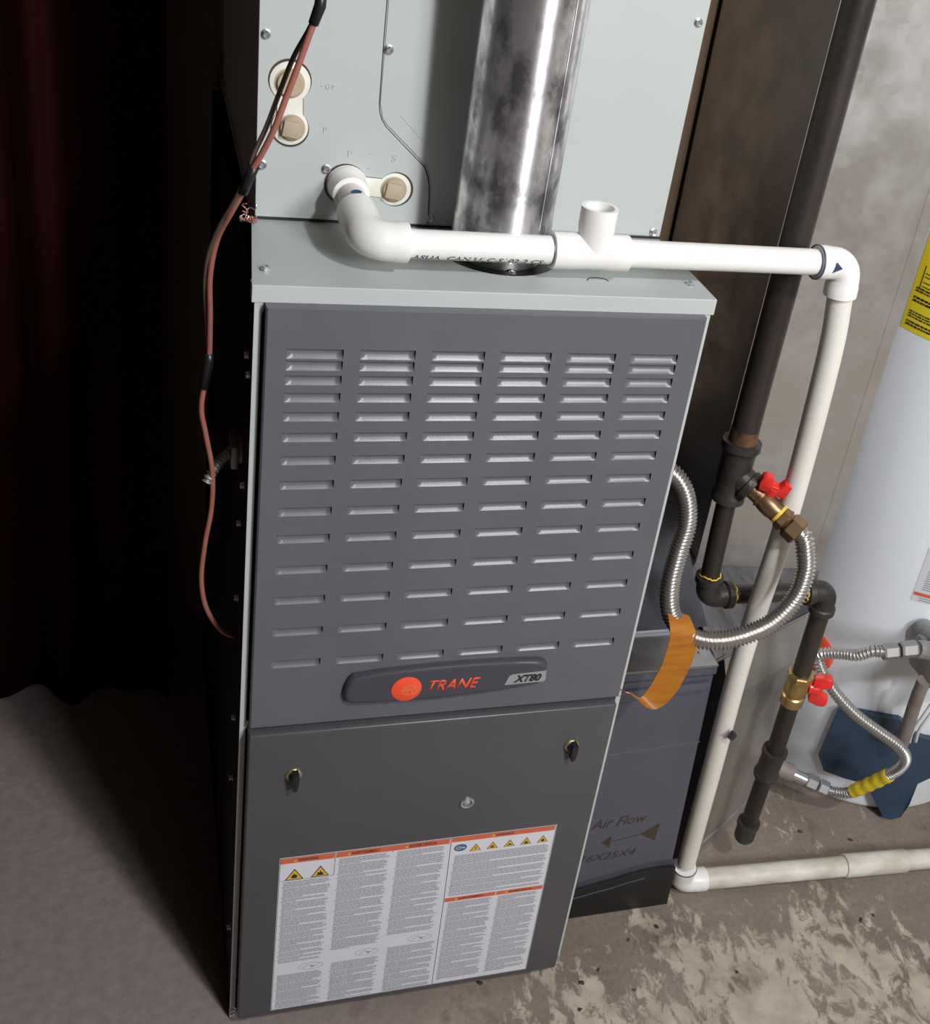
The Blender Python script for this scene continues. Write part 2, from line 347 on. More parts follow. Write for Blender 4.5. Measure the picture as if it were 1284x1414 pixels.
# top panel with round vent hole
def plate_hole(cx, cy, r, x0, x1, y0, y1, z0, z1, n=48):
    bm = bmesh.new()
    def edgept(a):
        dx, dy = math.cos(a), math.sin(a); t = min(((x1-cx)/dx if dx > 0 else (x0-cx)/dx) if abs(dx) > 1e-9 else 9, ((y1-cy)/dy if dy > 0 else (y0-cy)/dy) if abs(dy) > 1e-9 else 9)
        return cx+dx*t, cy+dy*t
    angs = sorted([2*math.pi*k/n for k in range(n)]+[math.atan2(y-cy, x-cx) % (2*math.pi) for x in (x0, x1) for y in (y0, y1)])
    R = []
    for a in angs:
        o = edgept(a); i = (cx+r*math.cos(a), cy+r*math.sin(a)); R.append([bm.verts.new((*o, z1)), bm.verts.new((*i, z1)), bm.verts.new((*i, z0)), bm.verts.new((*o, z0))])
    for a, b in zip(R, R[1:]+R[:1]):
        for k in range(4): bm.faces.new((a[k], b[k], b[(k+1) % 4], a[(k+1) % 4]))
    bmesh.ops.recalc_face_normals(bm, faces=bm.faces[:]); return bm
FX, FY = .246, .100
bm = plate_hole(FX, FY, .0590, -.003, W+.003, -.001, DEP, H-.0016, H)
for v in bm.verts:
    if v.co.x < 0: v.co.x += .0125*min(1, max(0, v.co.y)/.164)   # the left edge runs slightly inwards to the coil cabinet
box(bm, -.003, W+.003, -.0022, -.0004, H-.0165, H+.0001, .0005)
box(bm, -.003, -.0018, -.001, .012, H-.0165, H-.0005); box(bm, W+.0015, W+.003, -.001, DEP, H-.0165, H-.0005)
obj('top_panel', bm, 'paint', fur, label='light grey top panel with folded lip')
bm = bmesh.new(); lathe(bm, (FX, FY, H-.03), (0,0,1), [(0,.0595),(.0300,.0595),(.0300,.0585),(.002,.0585),(.002,.0)], 48, False)
obj('vent_opening', bm, 'base', fur, 180, label='black round vent opening')
# tee inlet's cast shadow drawn as a dark arc, and dimple on the top panel
bm = bmesh.new(); sweep(bm, [(.333+.011*math.cos(a), .036+.008*math.sin(a), H+.0002) for a in [math.pi*k/12 for k in range(13)]], .0005, 6)
obj('tee_shadow_arc', bm, 'ink', fur)
for p in ((.0110,.033,H), (W-.0122,.0345,H)): screw(fur, p, (0,0,1), 1.0)
# ---- upper door with recessed louvers
ROWS = [.9596,.9477,.9327,.9147,.8946,.8723,.8470,.8194,.7886,.7565,.7190,.6809,.6400,.5975]
COLS = [.0282+.06685*i for i in range(6)]; LW, LH = .0510, .0100
UX0, UX1, UZ0, UZ1 = .0105, W-.0095, .5065, .9985; UY = -.012
xs = sorted([UX0, UX1]+[c for c in COLS]+[c+LW for c in COLS]); zs = sorted([UZ0, UZ1]+[z for z in ROWS]+[z-LH for z in ROWS])
bm = bmesh.new(); g = {}
def gv(i, j):
    if (i, j) not in g: g[(i, j)] = bm.verts.new((xs[i], UY, zs[j]))
    return g[(i, j)]
for i in range(len(xs)-1):
    for j in range(len(zs)-1):
        if i % 2 == 1 and j % 2 == 1: continue
        bm.faces.new((gv(i,j), gv(i+1,j), gv(i+1,j+1), gv(i,j+1)))
# rolled rim: short chamfer then the sides of the door tray
ch = .0016
def ring(x0, x1, z0, z1, y): return [bm.verts.new(p) for p in ((x0,y,z0),(x1,y,z0),(x1,y,z1),(x0,y,z1))]
nx, nz = len(xs)-1, len(zs)-1
r1 = ring(UX0-ch, UX1+ch, UZ0-ch, UZ1+ch, UY+ch); r2 = ring(UX0-ch, UX1+ch, UZ0-ch, UZ1+ch, .004)
cs = [g[(0,0)], g[(nx,0)], g[(nx,nz)], g[(0,nz)]]
bm.faces.new([g[(i,0)] for i in range(nx+1)]+[r1[1], r1[0]]); bm.faces.new([g[(i,nz)] for i in range(nx+1)]+[r1[2], r1[3]])
bm.faces.new([g[(0,j)] for j in range(nz+1)]+[r1[3], r1[0]]); bm.faces.new([g[(nx,j)] for j in range(nz+1)]+[r1[2], r1[1]])
for k in range(4): bm.faces.new((r1[k], r1[(k+1) % 4], r2[(k+1) % 4], r2[k]))
bmesh.ops.recalc_face_normals(bm, faces=bm.faces[:])
ud = obj('upper_door', bm, 'door', fur, label='charcoal louvered upper door')
def louver_mesh():
    bm = bmesh.new(); nxs, nz_ = 16, 10; e = .0040; D = .0034; G = []; ZT = LH-.0012
    for i in range(nxs+1):
        x = LW*i/nxs; f = min(1, x/e, (LW-x)/e); f = math.sqrt(max(0, 1-(1-f)**2)); col = []
        for j in range(nz_+1):
            t = j/nz_; lift = (1-f)*.35; tt = max(0, (t-lift)/(1-lift)) if t > lift else 0
            dep = D*(1-(1-tt)**2.15)*min(1, f*1.5)
            if i == nxs: dep = D*.5*t
            col.append(bm.verts.new((x-(.0011*min(1, t*1.6) if i == nxs else 0), dep+.0001, -LH+ZT*t)))
        G.append(col)
    for i in range(nxs):
        for j in range(nz_): bm.faces.new((G[i][j], G[i+1][j], G[i+1][j+1], G[i][j+1]))
    me = bpy.data.meshes.new('louver'); bm.to_mesh(me); bm.free(); me.materials.append(M['door'])
    for p in me.polygons: p.use_smooth = True
    return me
lm = louver_mesh()
for z in ROWS:
    for x in COLS:
        o = bpy.data.objects.new('louver', lm); C.objects.link(o); o.parent = ud; o.location = (x, UY, z)
# ---- badge
def bz(x, z): return (-.0946+(x+.0946)*1.008, 1.446+(z-1.446)*1.008)
tip = [(.1038,.556),(.1050,.566),(.1080,.5755),(.1130,.5812),(.135,.5838),(.160,.5857),(.190,.5873),(.215,.5880),(.25,.5882),(.29,.5870),(.318,.5852),(.327,.5825),(.3318,.577),(.3326,.568),(.3320,.5575),(.325,.5515),(.29,.5462),(.25,.5425),(.2204,.5405),(.18,.5398),(.14,.5410),(.1130,.5428),(.1065,.5460)]
bm = bmesh.new(); pts = [bz(*p) for p in tip]; cx = sum(p[0] for p in pts)/len(pts); cz = sum(p[1] for p in pts)/len(pts)
L = []
for y, s in ((UY, 0), (-.0150, 0), (-.0185, .0010), (-.0205, .0026), (-.0212, .0050), (-.0212, .0056)):
    L.append([bm.verts.new((p[0]-math.copysign(min(s, abs(p[0]-cx)*.4), p[0]-cx), y, p[1]-(p[1]-cz)/(.0235)*s)) for p in pts])
n = len(pts)
for a, b in zip(L, L[1:]):
    for k in range(n): bm.faces.new((a[k], a[(k+1) % n], b[(k+1) % n], b[k]))
bm.faces.new(L[-1]); bmesh.ops.recalc_face_normals(bm, faces=bm.faces[:])
bd = obj('badge', bm, 'badge', fur, 35, label='charcoal name badge with red lettering')
bm = bmesh.new(); ec = bz(.1715, .5604); lathe(bm, (ec[0], -.0206, ec[1]), (0,-1,0), [(0,.0168),(.0012,.0168),(.0016,.0160)], 40)
em = obj('emblem', bm, 'red', bd, 40, label='round red emblem')
bm = bmesh.new()
def stroke(bm, pts, y, wd):
    pts = [V((p[0], 0, p[1])) for p in pts]
    for a, b in zip(pts, pts[1:]):
        d = (b-a).normalized(); nrm = V((-d.z, 0, d.x))*wd/2
        bm.faces.new([bm.verts.new((q.x, y, q.z)) for q in (a-nrm, b-nrm, b+nrm, a+nrm)])
def circ(cx, cz, rx, rz, a0, a1, n=14): return [(cx+rx*math.cos(math.radians(a0+(a1-a0)*k/n)), cz+rz*math.sin(math.radians(a0+(a1-a0)*k/n))) for k in range(n+1)]
for q in (circ(ec[0]+.004, ec[1]-.001, .0085, .0055, -60, 200), circ(ec[0]+.004, ec[1]-.003, .0075, .0050, 100, 330), [(ec[0]-.004, ec[1]-.002), (ec[0]+.013, ec[1]+.001)], [(ec[0]+.003, ec[1]+.007), (ec[0]+.001, ec[1]-.009)], [(ec[0]+.008, ec[1]+.006), (ec[0]+.006, ec[1]-.008)]): stroke(bm, q, -.0224, .0007)
obj('emblem_lines', bm, 'redmark', em if False else bd)
a = bz(.1960, .5545); b = bz(.2540, .5690)
text_fit('brand_lettering', 'TRANE', a[0], b[0], a[1], b[1], -.0207, 'red', bd, shear=.4, bold=.012, extrude=.0008, label='raised red lettering')
bm = bmesh.new(); pp = [bz(*p) for p in ((.2832,.5548),(.2870,.5672),(.2905,.5692),(.3303,.5712),(.3308,.5572),(.3280,.5556))]
prism(bm, [(p[0], p[1]) for p in pp], 'y', -.0206, -.0216)
obj('model_plate', bm, 'silver', bd, label='silver model plate')
a = bz(.2925, .5572); b = bz(.3255, .5680)
text_fit('model_lettering', 'XT80', a[0], b[0], a[1], b[1], -.0219, 'ink', bd, shear=.35, bold=.05)
# ---- lower door
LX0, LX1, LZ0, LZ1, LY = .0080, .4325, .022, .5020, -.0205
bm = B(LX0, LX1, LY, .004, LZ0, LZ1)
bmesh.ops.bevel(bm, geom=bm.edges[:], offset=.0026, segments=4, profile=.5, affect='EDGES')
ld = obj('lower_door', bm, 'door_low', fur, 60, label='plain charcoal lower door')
for x, z in ((.0578,.4400),(.3843,.4424)):
    bm = bmesh.new(); lathe(bm, (x, LY, z), (0,-1,0), [(0,.0090),(.0015,.0090),(.0030,.0075),(.0030,.0055),(.0014,.0050)], 28)
    la = obj('latch', bm, 'brasszinc', fur, 40)
    bm = bmesh.new(); prism(bm, [(x-.0036,z+.0050),(x-.0020,z+.0085),(x+.0044,z+.0085),(x+.0052,z+.0050),(x+.0050,z-.0040),(x+.0034,z-.0150),(x-.0012,z-.0150),(x-.0030,z-.0050)], 'y', LY-.001, LY-.0125, .0010)
    lathe(bm, (x, LY-.001, z), (0,-1,0), [(0,.0062),(.007,.0062),(.008,.005)], 20)
    obj('latch_tab', bm, 'latch', la, 40, label='black quarter-turn tab')
bm = bmesh.new(); sgx, sgz = .2648, .3655
lathe(bm, (sgx, LY, sgz), (0,-1,0), [(0,.0085),(.0018,.0085),(.0026,.0070),(.0022,.0056),(-.004,.0050),(-.004,.0)], 32, False)
sg = obj('sight_glass', bm, 'zinc', fur, 40, label='small round silver sight port')
bm = bmesh.new(); lathe(bm, (sgx, LY+.001, sgz), (0,-1,0), [(0,.0050),(.0016,.0045),(.0028,.0025),(.0032,.0)], 20, False); obj('glass_lens', bm, 'silver', sg, 180)
# ---- warning label
SY = LY-.0004; SX0, SX1, SZ0, SZ1 = .0505, .3905, .0215, .2990
bm = B(SX0, SX1, SY, LY, SZ0, SZ1); wl = obj('warning_label', bm, 'sticker', fur, label='white trilingual warning label with orange headings')
y1 = SY-.00015; y2 = SY-.0003; y3 = SY-.00045
bands = [(.0515,.1142,.2890,.2978,'WARNING'),(.1160,.1836,.2890,.2978,'AVERTISSEMENT'),(.1848,.2535,.2890,.2978,'ADVERTENCIA'),(.2560,.3885,.2905,.2982,'WARNING'),(.2586,.3250,.1825,.1895,'AVERTISSEMENT'),(.3262,.3885,.1825,.1895,'ADVERTENCIA')]
for x0, x1, z0, z1, s in bands:
    bm = bmesh.new(); quadz(bm, x0, x1, z0, z1, y1); hb = obj('heading_band', bm, 'orange', wl)
    cxm = (x0+x1)/2; wd = min((x1-x0)*.40, .0030*len(s)*.9)
    text_fit('heading_text', s, cxm-wd/1.7, cxm+wd/1.5, z0+.0022, z1-.0020, y2, 'ink', wl, bold=.02)
    bm = bmesh.new(); xx = cxm-wd/1.7-.005; bm.faces.new([bm.verts.new((xx+d[0], y2, z0+.002+d[1])) for d in ((0,0),(.0045,0),(.00225,.0042))]); obj('alert_mark', bm, 'yellow', wl)
bm = bmesh.new()
stroke(bm, [(SX0+.0008,SZ0+.0008),(SX1-.0008,SZ0+.0008),(SX1-.0008,SZ1-.0006),(SX0+.0008,SZ1-.0006),(SX0+.0008,SZ0+.0008)], y1, .0005)
stroke(bm, [(.2550,SZ1-.001),(.2575,.19),(.2595,SZ0+.001)], y1, .0007); stroke(bm, [(.1150,.298),(.1150,.2600),(.0520,.2600)], y1, .0005); stroke(bm, [(.1842,.298),(.1842,.286)], y1, .0006)
obj('rule_lines', bm, 'ink', wl)
def para(bm, x0, x1, ztop, zbot, rnd, pitch=.00215, th=.00115):
    z = ztop; left = rnd.randint(3, 9)
    while z-th > zbot:
        ind = 0 if left == 0 else .0016
        xe = x1-rnd.random()*.006 if left else x0+(x1-x0)*rnd.uniform(.3,.8)
        x = x0+ind
        while x < xe:
            wd = rnd.uniform(.002, .0075); e = min(x+wd, xe); quadz(bm, x, e, z-th, z, y1); x = e+.0006
        z -= pitch; left -= 1
        if left < 0: left = rnd.randint(2, 8); z -= .0006
rnd = random.Random(3)
cols = [('printed_column', .0545, .1120, .2575, .1095), ('printed_column', .0545, .1120, .0880, .0235), ('printed_column', .1185, .1810, .2865, .1215), ('printed_column', .1205, .1830, .0975, .0235),
        ('printed_column', .1880, .2500, .2865, .1340), ('printed_column', .1910, .2550, .1105, .0240), ('printed_column', .2610, .3860, .2660, .1925), ('printed_column', .2625, .3230, .1800, .0300), ('printed_column', .3285, .3850, .1800, .0300)]
for nme, x0, x1, zt, zb in cols:
    bm = bmesh.new(); para(bm, x0, x1, zt, zb, rnd); obj(nme, bm, 'greyink', wl, kind='stuff')
def tri(cx, cz, s, glyph):
    bm = bmesh.new(); bm.faces.new([bm.verts.new((cx+a, y1, cz+b)) for a, b in ((-s*.62,-s*.5),(s*.62,-s*.5),(0,s*.55))]); o = obj('hazard_triangle', bm, 'ink', wl)
    bm = bmesh.new(); bm.faces.new([bm.verts.new((cx+a, y2, cz+b)) for a, b in ((-s*.52,-s*.44),(s*.52,-s*.44),(0,s*.43))]); obj('hazard_field', bm, 'yellow', wl)
    G = {'flame': [(-.16,-.34),(.16,-.34),(.20,-.16),(.10,.02),(.04,-.08),(-.01,.14),(-.09,-.02),(-.14,-.10),(-.20,-.18)],
         'burst': [(-.30,-.36),(.30,-.36),(.18,-.24),(.26,-.10),(.10,-.14),(.04,.12),(-.05,-.10),(-.22,-.04),(-.14,-.22)],
         'bolt': [(.02,.20),(-.10,-.10),(.0,-.08),(-.04,-.36),(.13,-.02),(.02,-.03)],
         'hand': [(-.26,-.30),(.22,-.34),(.24,-.20),(.02,-.16),(.16,.0),(.08,.08),(-.08,-.08),(-.24,-.16)],
         'fan': [(-.30,-.28),(-.10,-.20),(-.04,.06),(.06,-.06),(.28,-.20),(.24,-.34),(.05,-.22),(-.14,-.36)]}[glyph]
    bm = bmesh.new(); bm.faces.new([bm.verts.new((cx+a*s, y3, cz+b*s)) for a, b in G]); obj('hazard_glyph', bm, 'ink', wl)
tri(.0685,.2695,.0175,'flame'); tri(.0985,.2695,.0175,'burst')
for i, gph in enumerate(('bolt','hand','fan','burst','flame')): tri(.2878+.0218*i, .2768, .0118, gph)
bm = bmesh.new(); bm.faces.new([bm.verts.new((p[0], y1, p[1])) for p in circ(.2682,.2795,.0082,.0062,0,345,23)]); obj('mandatory_sign', bm, 'blue', wl)
bm = bmesh.new(); stroke(bm, circ(.2660,.2795,.0030,.0022,0,360), y2, .0009); stroke(bm, [(.2688,.2795),(.2740,.2800),(.2725,.2780)], y2, .0014); obj('mandatory_glyph', bm, 'sticker', wl)
for cxq, czq in ((.0965,.0985),(.1660,.1090),(.2330,.1215)):
    bm = bmesh.new(); stroke(bm, circ(cxq, czq, .0150, .0060, 0, 360, 20), y1, .0005)
    stroke(bm, [(cxq-.010,czq-.003),(cxq-.003,czq+.003),(cxq+.004,czq-.002),(cxq+.012,czq+.004)], y1, .0006); stroke(bm, circ(cxq+.002, czq-.001, .0020, .0014, 0, 360, 8), y1, .001)
    obj('switch_drawing', bm, 'greyink', wl)
wl.location = V(wl.location)+V((-.0022, 0, .0090))   # label position on the door
# ---- screws and electrical fitting on the furnace's left side
for y, z in ((.0395,.9276),(.0181,.918),(.0415,.7821),(.0696,.7181),(.0682,.6223),(.0581,.4603),(.0622,.3625),(.0273,.1413)): screw(fur, (-.0002, y, z), (-1,0,0), 1.0)
for p in ((.0032,-.0006,.010),(.0032,-.0006,.017),(W-.002,-.0006,.022),(W-.002,-.0006,.013)): screw(fur, p, (0,-1,0), .9)
bm = bmesh.new(); lathe(bm, (0,.086,.797), (-1,0,0), [(0,.014),(.004,.014),(.004,.011),(.012,.011)], 20); box(bm, -.012,-.004,.064,.102,.786,.812,.002)
cb = obj('cable_clamp', bm, 'valvegrey', fur, 40, label='grey cable clamp on the left side')
bm = bmesh.new(); sweep(bm, smooth_path([(-.010,.085,.797),(-.020,.072,.795),(-.030,.055,.790),(-.036,.050,.780)], .001), [.0045+.0015*math.cos(k*1.3) for k in range(len(smooth_path([(-.010,.085,.797),(-.020,.072,.795),(-.030,.055,.790),(-.036,.050,.780)], .001)))], 10)
obj('spiral_conduit', bm, 'valvegrey', fur, 180)
# ================================================================ COIL CABINET
CY = .164
coil = thing('coil_cabinet', 'light grey evaporator coil cabinet standing on top of the furnace behind the vent pipe', 'cabinet', (W/2, .43, H))
CT = 1.75
bm = bmesh.new(); taper(bm, .0035, .4570, .0122, .4480, CY, DEP-.02, H, CT, .0008); obj('casing', bm, 'paint', coil)
# the access panel stands a little proud and ends in the stepped seam
pan = [(.0125,H+.0035),(.1846,H+.0035),(.1850,1.030),(.1830,1.058),(.1805,1.070),(.1760,1.0795),(.1340,1.1170),(.1290,1.1240),(.1262,1.1320),(.1252,1.1400),(.1245,1.2000),(.1240,CT-.01),(.0040,CT-.01)]
bm = bmesh.new(); prism(bm, pan, 'y', CY-.0022, CY+.0005, .0005); ap = obj('access_panel', bm, 'paint', coil, label='light grey access panel with stepped edge')
bm = bmesh.new(); prism(bm, [(.186,H+.0035),(.4475,H+.0035),(.4560,CT-.01),(.126,CT-.01),(.1268,1.1400),(.1305,1.1250),(.1355,1.1190),(.1780,1.0815),(.1830,1.0720),(.1865,1.056)], 'y', CY-.0010, CY+.0005, .0004); obj('front_panel', bm, 'paint', coil)
bm = bmesh.new(); box(bm, .0125, .4478, CY-.0012, CY, H+.0002, H+.0026); obj('bottom_seam', bm, 'ink', coil)
PY = CY-.0022
for x, z in ((.0167,1.1944),(.0174,1.0718),(.0787,1.0716)): screw(coil, (x, PY, z), (0,-1,0), 1.0)
for x, z in ((.1305,1.1911),(.1870,1.0258),(.4415,1.2480),(.4385,1.0240)): screw(coil, (x, CY-.001, z), (0,-1,0), 1.0)
for z0 in (1.42, 1.6):
    for x in (.0167, W-.008): screw(coil, (x, PY, z0), (0,-1,0))
# port plates: figure-of-eight white plastic, two holes with tan plugs
def port(cs, rs, neck, lab):
    bm = bmesh.new(); (ax, az), (bx, bz_) = cs; y = PY-.0012
    d = V((bx-ax, bz_-az)); L_ = d.length; d.normalize(); n_ = V((-d.y, d.x)); out = []
    base = math.atan2(d.y, d.x)
    a0 = math.asin(neck/rs[0]); a1 = math.asin(neck/rs[1])
    for k in range(25): a = base+a0+(2*math.pi-2*a0)*k/24; out.append((ax+rs[0]*math.cos(a), az+rs[0]*math.sin(a)))
    for k in range(25): a = base+math.pi+a1+(2*math.pi-2*a1)*k/24; out.append((bx+rs[1]*math.cos(a), bz_+rs[1]*math.sin(a)))
    prism(bm, out, 'y', PY+.001, y, .0004); o = obj('port_plate', bm, 'putty', coil, 40, label=lab)
    b3 = bmesh.new(); pr = [((x-(ax+bx)/2)*1.06+(ax+bx)/2, (z-(az+bz_)/2)*1.06+(az+bz_)/2) for x, z in out]; prism(b3, pr, 'y', PY-.0002, PY+.0006); obj('cutout_edge', b3, 'marker', o)
    return o
p1 = port([(.0402,1.1531),(.0420,1.1104)], (.0190,.0172), .0120, 'white double port plate with two tan plugs')
p2 = port([(.100,1.0570),(.1478,1.0553)], (.0200,.0168), .0095, 'white double port plate, one port piped')
def plug(x, z, r, par, square):
    bm = bmesh.new(); lathe(bm, (x, PY-.001, z), (0,-1,0), [(0,r*1.12),(.0010,r*1.12),(.0010,r),(.0035,r*.97),(.0045,r*.9)], 30); o = obj('plug', bm, 'cardboard', par, 40)
    if square:
        s = r*.66; bm = bmesh.new(); box(bm, -s, s, -.0035, .001, -s, s, .0008); bmesh.ops.rotate(bm, verts=bm.verts[:], cent=(0,0,0), matrix=Matrix.Rotation(.15, 3, 'Y')); bmesh.ops.translate(bm, verts=bm.verts[:], vec=(x-.001, PY-.0055, z))
        obj('square_head', bm, 'cardboard', par, 40)
plug(.0400,1.1520,.0125,p1,False); plug(.0435,1.1100,.0115,p1,True); plug(.1470,1.0552,.0118,p2,True)
for s, x0, x1, z0, z1 in (('P',.0990,.1040,1.0850,1.0915),('S',.1425,.1470,1.0835,1.0905),('G',.0735,.0775,1.1492,1.1545),('P',.0740,.0778,1.1075,1.1130),('-',.0690,.0715,1.1515,1.1525),('P',.0795,.0820,1.1500,1.1535),('-',.1195,.1215,1.0895,1.0903),('-',.1195,.1215,1.0745,1.0752)):
    text_fit('embossed_letter', s, x0, x1, z0, z1, PY-.0001, 'paint', ap, extrude=.0007)
bm = bmesh.new(); sweep(bm, [(x+.0005, CY-.0014, z) for x, z in pan[1:12]], .00055, 6); obj('panel_seam', bm, 'ink', coil)
# crease in the right panel beside the seam
bm = bmesh.new(); sweep(bm, [(.1475,CY-.001,1.1295),(.1760,CY-.0010,1.1030)], .0005, 6); obj('crease', bm, 'paint', coil)
# bare copper strands at the lower left corner
cw = thing('copper_wire_bundle', 'twisted bare red copper wire ends at the lower left corner of the coil cabinet', 'wire', (.004,.150,1.022))
rnd = random.Random(5); k = 0
for i in range(11):
    p = [V((.002+rnd.uniform(-.004,.004), .155, 1.020+rnd.uniform(-.004,.010)))]
    for j in range(4): p.append(p[-1]+V((rnd.uniform(-.0055,.0060), rnd.uniform(-.004,.001), rnd.uniform(-.007,.0075))))
    for q in p:
        q.x = min(max(q.x, -.006), .012); q.z = max(min(q.z, 1.036), 1.0185)
    bm = bmesh.new(); sweep(bm, smooth_path(p, .0008), .0007, 6); obj('strand', bm, 'copper' if i % 3 else 'zinc', cw, 180)
# ================================================================ FLUE
def plate_ring(cx, cy, z, r0, r1, n=48):
    bm = bmesh.new(); lathe(bm, (cx, cy, z), (0,0,1), [(0,r0),(0,r1),(.0012,r1),(.0012,r0)], n, False); return bm
fl = thing('vent_pipe', 'shiny round metal vent pipe rising from the furnace top in front of the grey cabinet', 'pipe', (FX, FY, H))
def fl_ax(z): return (FX-.002*(z-H)/.3*0, FY-.012*(z-H)/.3, z)
FR = .0485
bm = bmesh.new(); zz = [H-.02+.0]+[H+.004, 1.030, 1.052]; pts = [fl_ax(z) for z in (H-.0015, H+.008, 1.034, 1.056, 1.0575)]
sweep(bm, pts, [.0425, .0455, FR+.0006, FR+.0008, FR+.0001], 64); obj('elbow_collar', bm, 'flue', fl, 40)
bm = bmesh.new(); pts = [fl_ax(z) for z in (1.050, 1.30, 1.60, 2.55)]; sweep(bm, pts, FR, 64); pb = obj('pipe', bm, 'flue', fl, 60)
bm = bmesh.new(); a = math.radians(-60); sweep(bm, [(V(fl_ax(z))+V((math.cos(a)*(FR+.0006), math.sin(a)*(FR+.0006), 0))) for z in (1.058, 1.3, 1.6, 2.5)], .0013, 8); obj('lock_seam', bm, 'flue', pb, 60)
bm = bmesh.new(); a = math.radians(-8); sweep(bm, [(V(fl_ax(z))+V((math.cos(a)*(FR+.0002), math.sin(a)*(FR+.0002), 0))) for z in (1.02, 1.3, 1.6, 2.5)], .0011, 8); obj('side_seam', bm, 'galv', pb, 60)
bm = bmesh.new(); lathe(bm, (FX, FY, H-.012), (0,0,1), [(0,.0440),(.0035,.0440),(.0045,.042)], 48); cr = obj('crimp_ring', bm, 'base', fl, 60)
bm = plate_ring(FX, FY, H-.0022, .0400, .0588); obj('gasket', bm, 'base', fl, label='black gasket around the pipe foot')
screw(fl, (FX+.002, FY-.0495, H-.0008), (0,-.3,1), .8)
# ================================================================ PVC DRAIN
dr = thing('drain_pipe', 'white plastic condensate drain pipe running across the furnace and down to the floor', 'pipe', (.672,.098,0))
R_ = .0137; HB = .0178
def elbow(p0, c, p1, mt='pvc', r=.019, hub=HB):
    path = arc_path(p0, c, p1, r, 12); n = len(path)
    p0v, p1v = V(p0), V(p1); a = (V(path[1])-p0v); b = (p1v-V(path[-2]))
    pts = [p0v, p0v+a.normalized()*.0008]+[p0v+a*.6, p0v+a*.75]+path[2:-2]+[p1v-b*.75, p1v-b*.6, p1v-b.normalized()*.0008, p1v]
    rad = [hub-.0008, hub, hub, hub-.0006]+[hub-.0008]*(n-4)+[hub-.0006, hub, hub, hub-.0008]
    bm = bmesh.new(); sweep(bm, pts, rad, 32); return obj('elbow', bm, mt, dr, 35)
def pipe(p, q, mt, r=R_, name='pipe', par=None, label=None):
    bm = bmesh.new(); sweep(bm, [p, q], r, 32); o = obj(name, bm, mt, par or dr, 40)
    if label: o['label'] = label
    return o
def ringmark(p, d, r, wd, mt='primer', name='primer_ring', par=None):
    bm = bmesh.new(); lathe(bm, p, d, [(0, r), (0, r+.0005), (wd, r+.0005), (wd, r)], 32, False); return obj(name, bm, mt, par or dr, 40)
Z1 = 1.0485
bm = bmesh.new(); lathe(bm, (.100, CY-.002, 1.0575), (0,-1,-.03), [(0,.0192),(.010,.0190),(.012,.0180),(.030,.0178),(.0305,.0165)], 32); obj('adapter', bm, 'pvc', dr, 35, label='white threaded adapter at the port')
bm = bmesh.new(); lathe(bm, (.100,.1322,1.0560), (0,1,.02), [(0,.0139),(0,.0158),(.0016,.0164),(.0016,.0139)], 32, False); obj('primer_ring', bm, 'primer', dr, 40)
bm = bmesh.new(); lathe(bm, (.0985,.0960,1.0722), (-.1,-.3,1), [(0,.0042),(.0006,.0036)], 14); bmesh.ops.scale(bm, verts=bm.verts[:], vec=(1.3,.7,1), space=Matrix.Translation((-.0985,-.096,-1.0722))); obj('primer_blot', bm, 'primer', dr)
pipe((.100,.136,1.056), (.100,.085,1.0530), 'primer2', label='short pinkish pipe stub')
bm = bmesh.new(); lathe(bm, (.100,.092,1.0535), (0,1,0), [(0,.0142),(.004,.0142)], 24, False)
obj('primer_smear', bm, 'primer2', dr, 180)
elbow((.100,.096,1.0530), (.100,.030,Z1+.001), (.1375,.030,Z1+.001), r=.0215, hub=.0190)
pipe((.130,.030,Z1), (.280,.030,Z1), 'pvc')
# tee with open upright hub
tx = .319
bm = bmesh.new(); sweep(bm, [(tx-.0425,.030,Z1), (tx-.0417,.030,Z1), (tx-.018,.030,Z1), (tx-.012,.030,Z1), (tx+.012,.030,Z1), (tx+.018,.030,Z1), (tx+.036,.030,Z1), (tx+.0368,.030,Z1)], [.0165,.0178,.0178,.0172,.0172,.0178,.0178,.0165], 36)
te = obj('tee', bm, 'pvc', dr, 35, label='white tee with an open top')
bm = bmesh.new(); lathe(bm, (tx,.030,Z1), (0,0,1), [(.004,.0168),(.020,.0170),(.024,.0180),(.0455,.0182),(.0455,.0142),(.020,.0138),(.018,.0)], 36, False); obj('tee_inlet', bm, 'pvc', te, 35)
pipe((tx+.030,.030,Z1), (.580,.030,Z1), 'pvc')
bm = bmesh.new(); lathe(bm, (tx-.0432,.030,Z1), (1,0,0), [(0,R_),(0,.0150),(.0005,.0150),(.0005,R_)], 32, False); obj('joint_shadow', bm, 'valvegrey', dr, 40)  # thin shadow at the hub mouth drawn as a grey ring
ringmark((.5665,.030,Z1), (1,0,0), .0178, .0022)
elbow((.5675,.030,Z1), (.6035,.030,Z1), (.6065,.030,Z1-.036), mt='pvc', r=.0185, hub=.0180)
bm = bmesh.new(); prism(bm, [(.581,Z1+.0075),(.5895,Z1+.0005),(.5785,Z1-.0045)], 'y', .0118, .0123); obj('moulded_mark', bm, 'primer', dr)
vp = [(.6060,.030,Z1-.025),(.6176,.032,.9321),(.6330,.045,.7118),(.6345,.055,.5024),(.6480,.068,.2800),(.6655,.0880,.0500)]
bm = bmesh.new(); sweep(bm, smooth_path(vp, .02), R_, 32); obj('riser', bm, 'pvc_mid', dr, 60)
ringmark((.6648,.0872,.0580), (.04,.04,-1), .0178, .0018)
elbow((.6650,.0875,.0580), (.6665,.0925,.0200), (.7080,.0915,.0190), mt='pvc', r=.0185, hub=.0182)
fp = V((.7000,.0915,.0190)); fe = V((.955,.077,.0185))
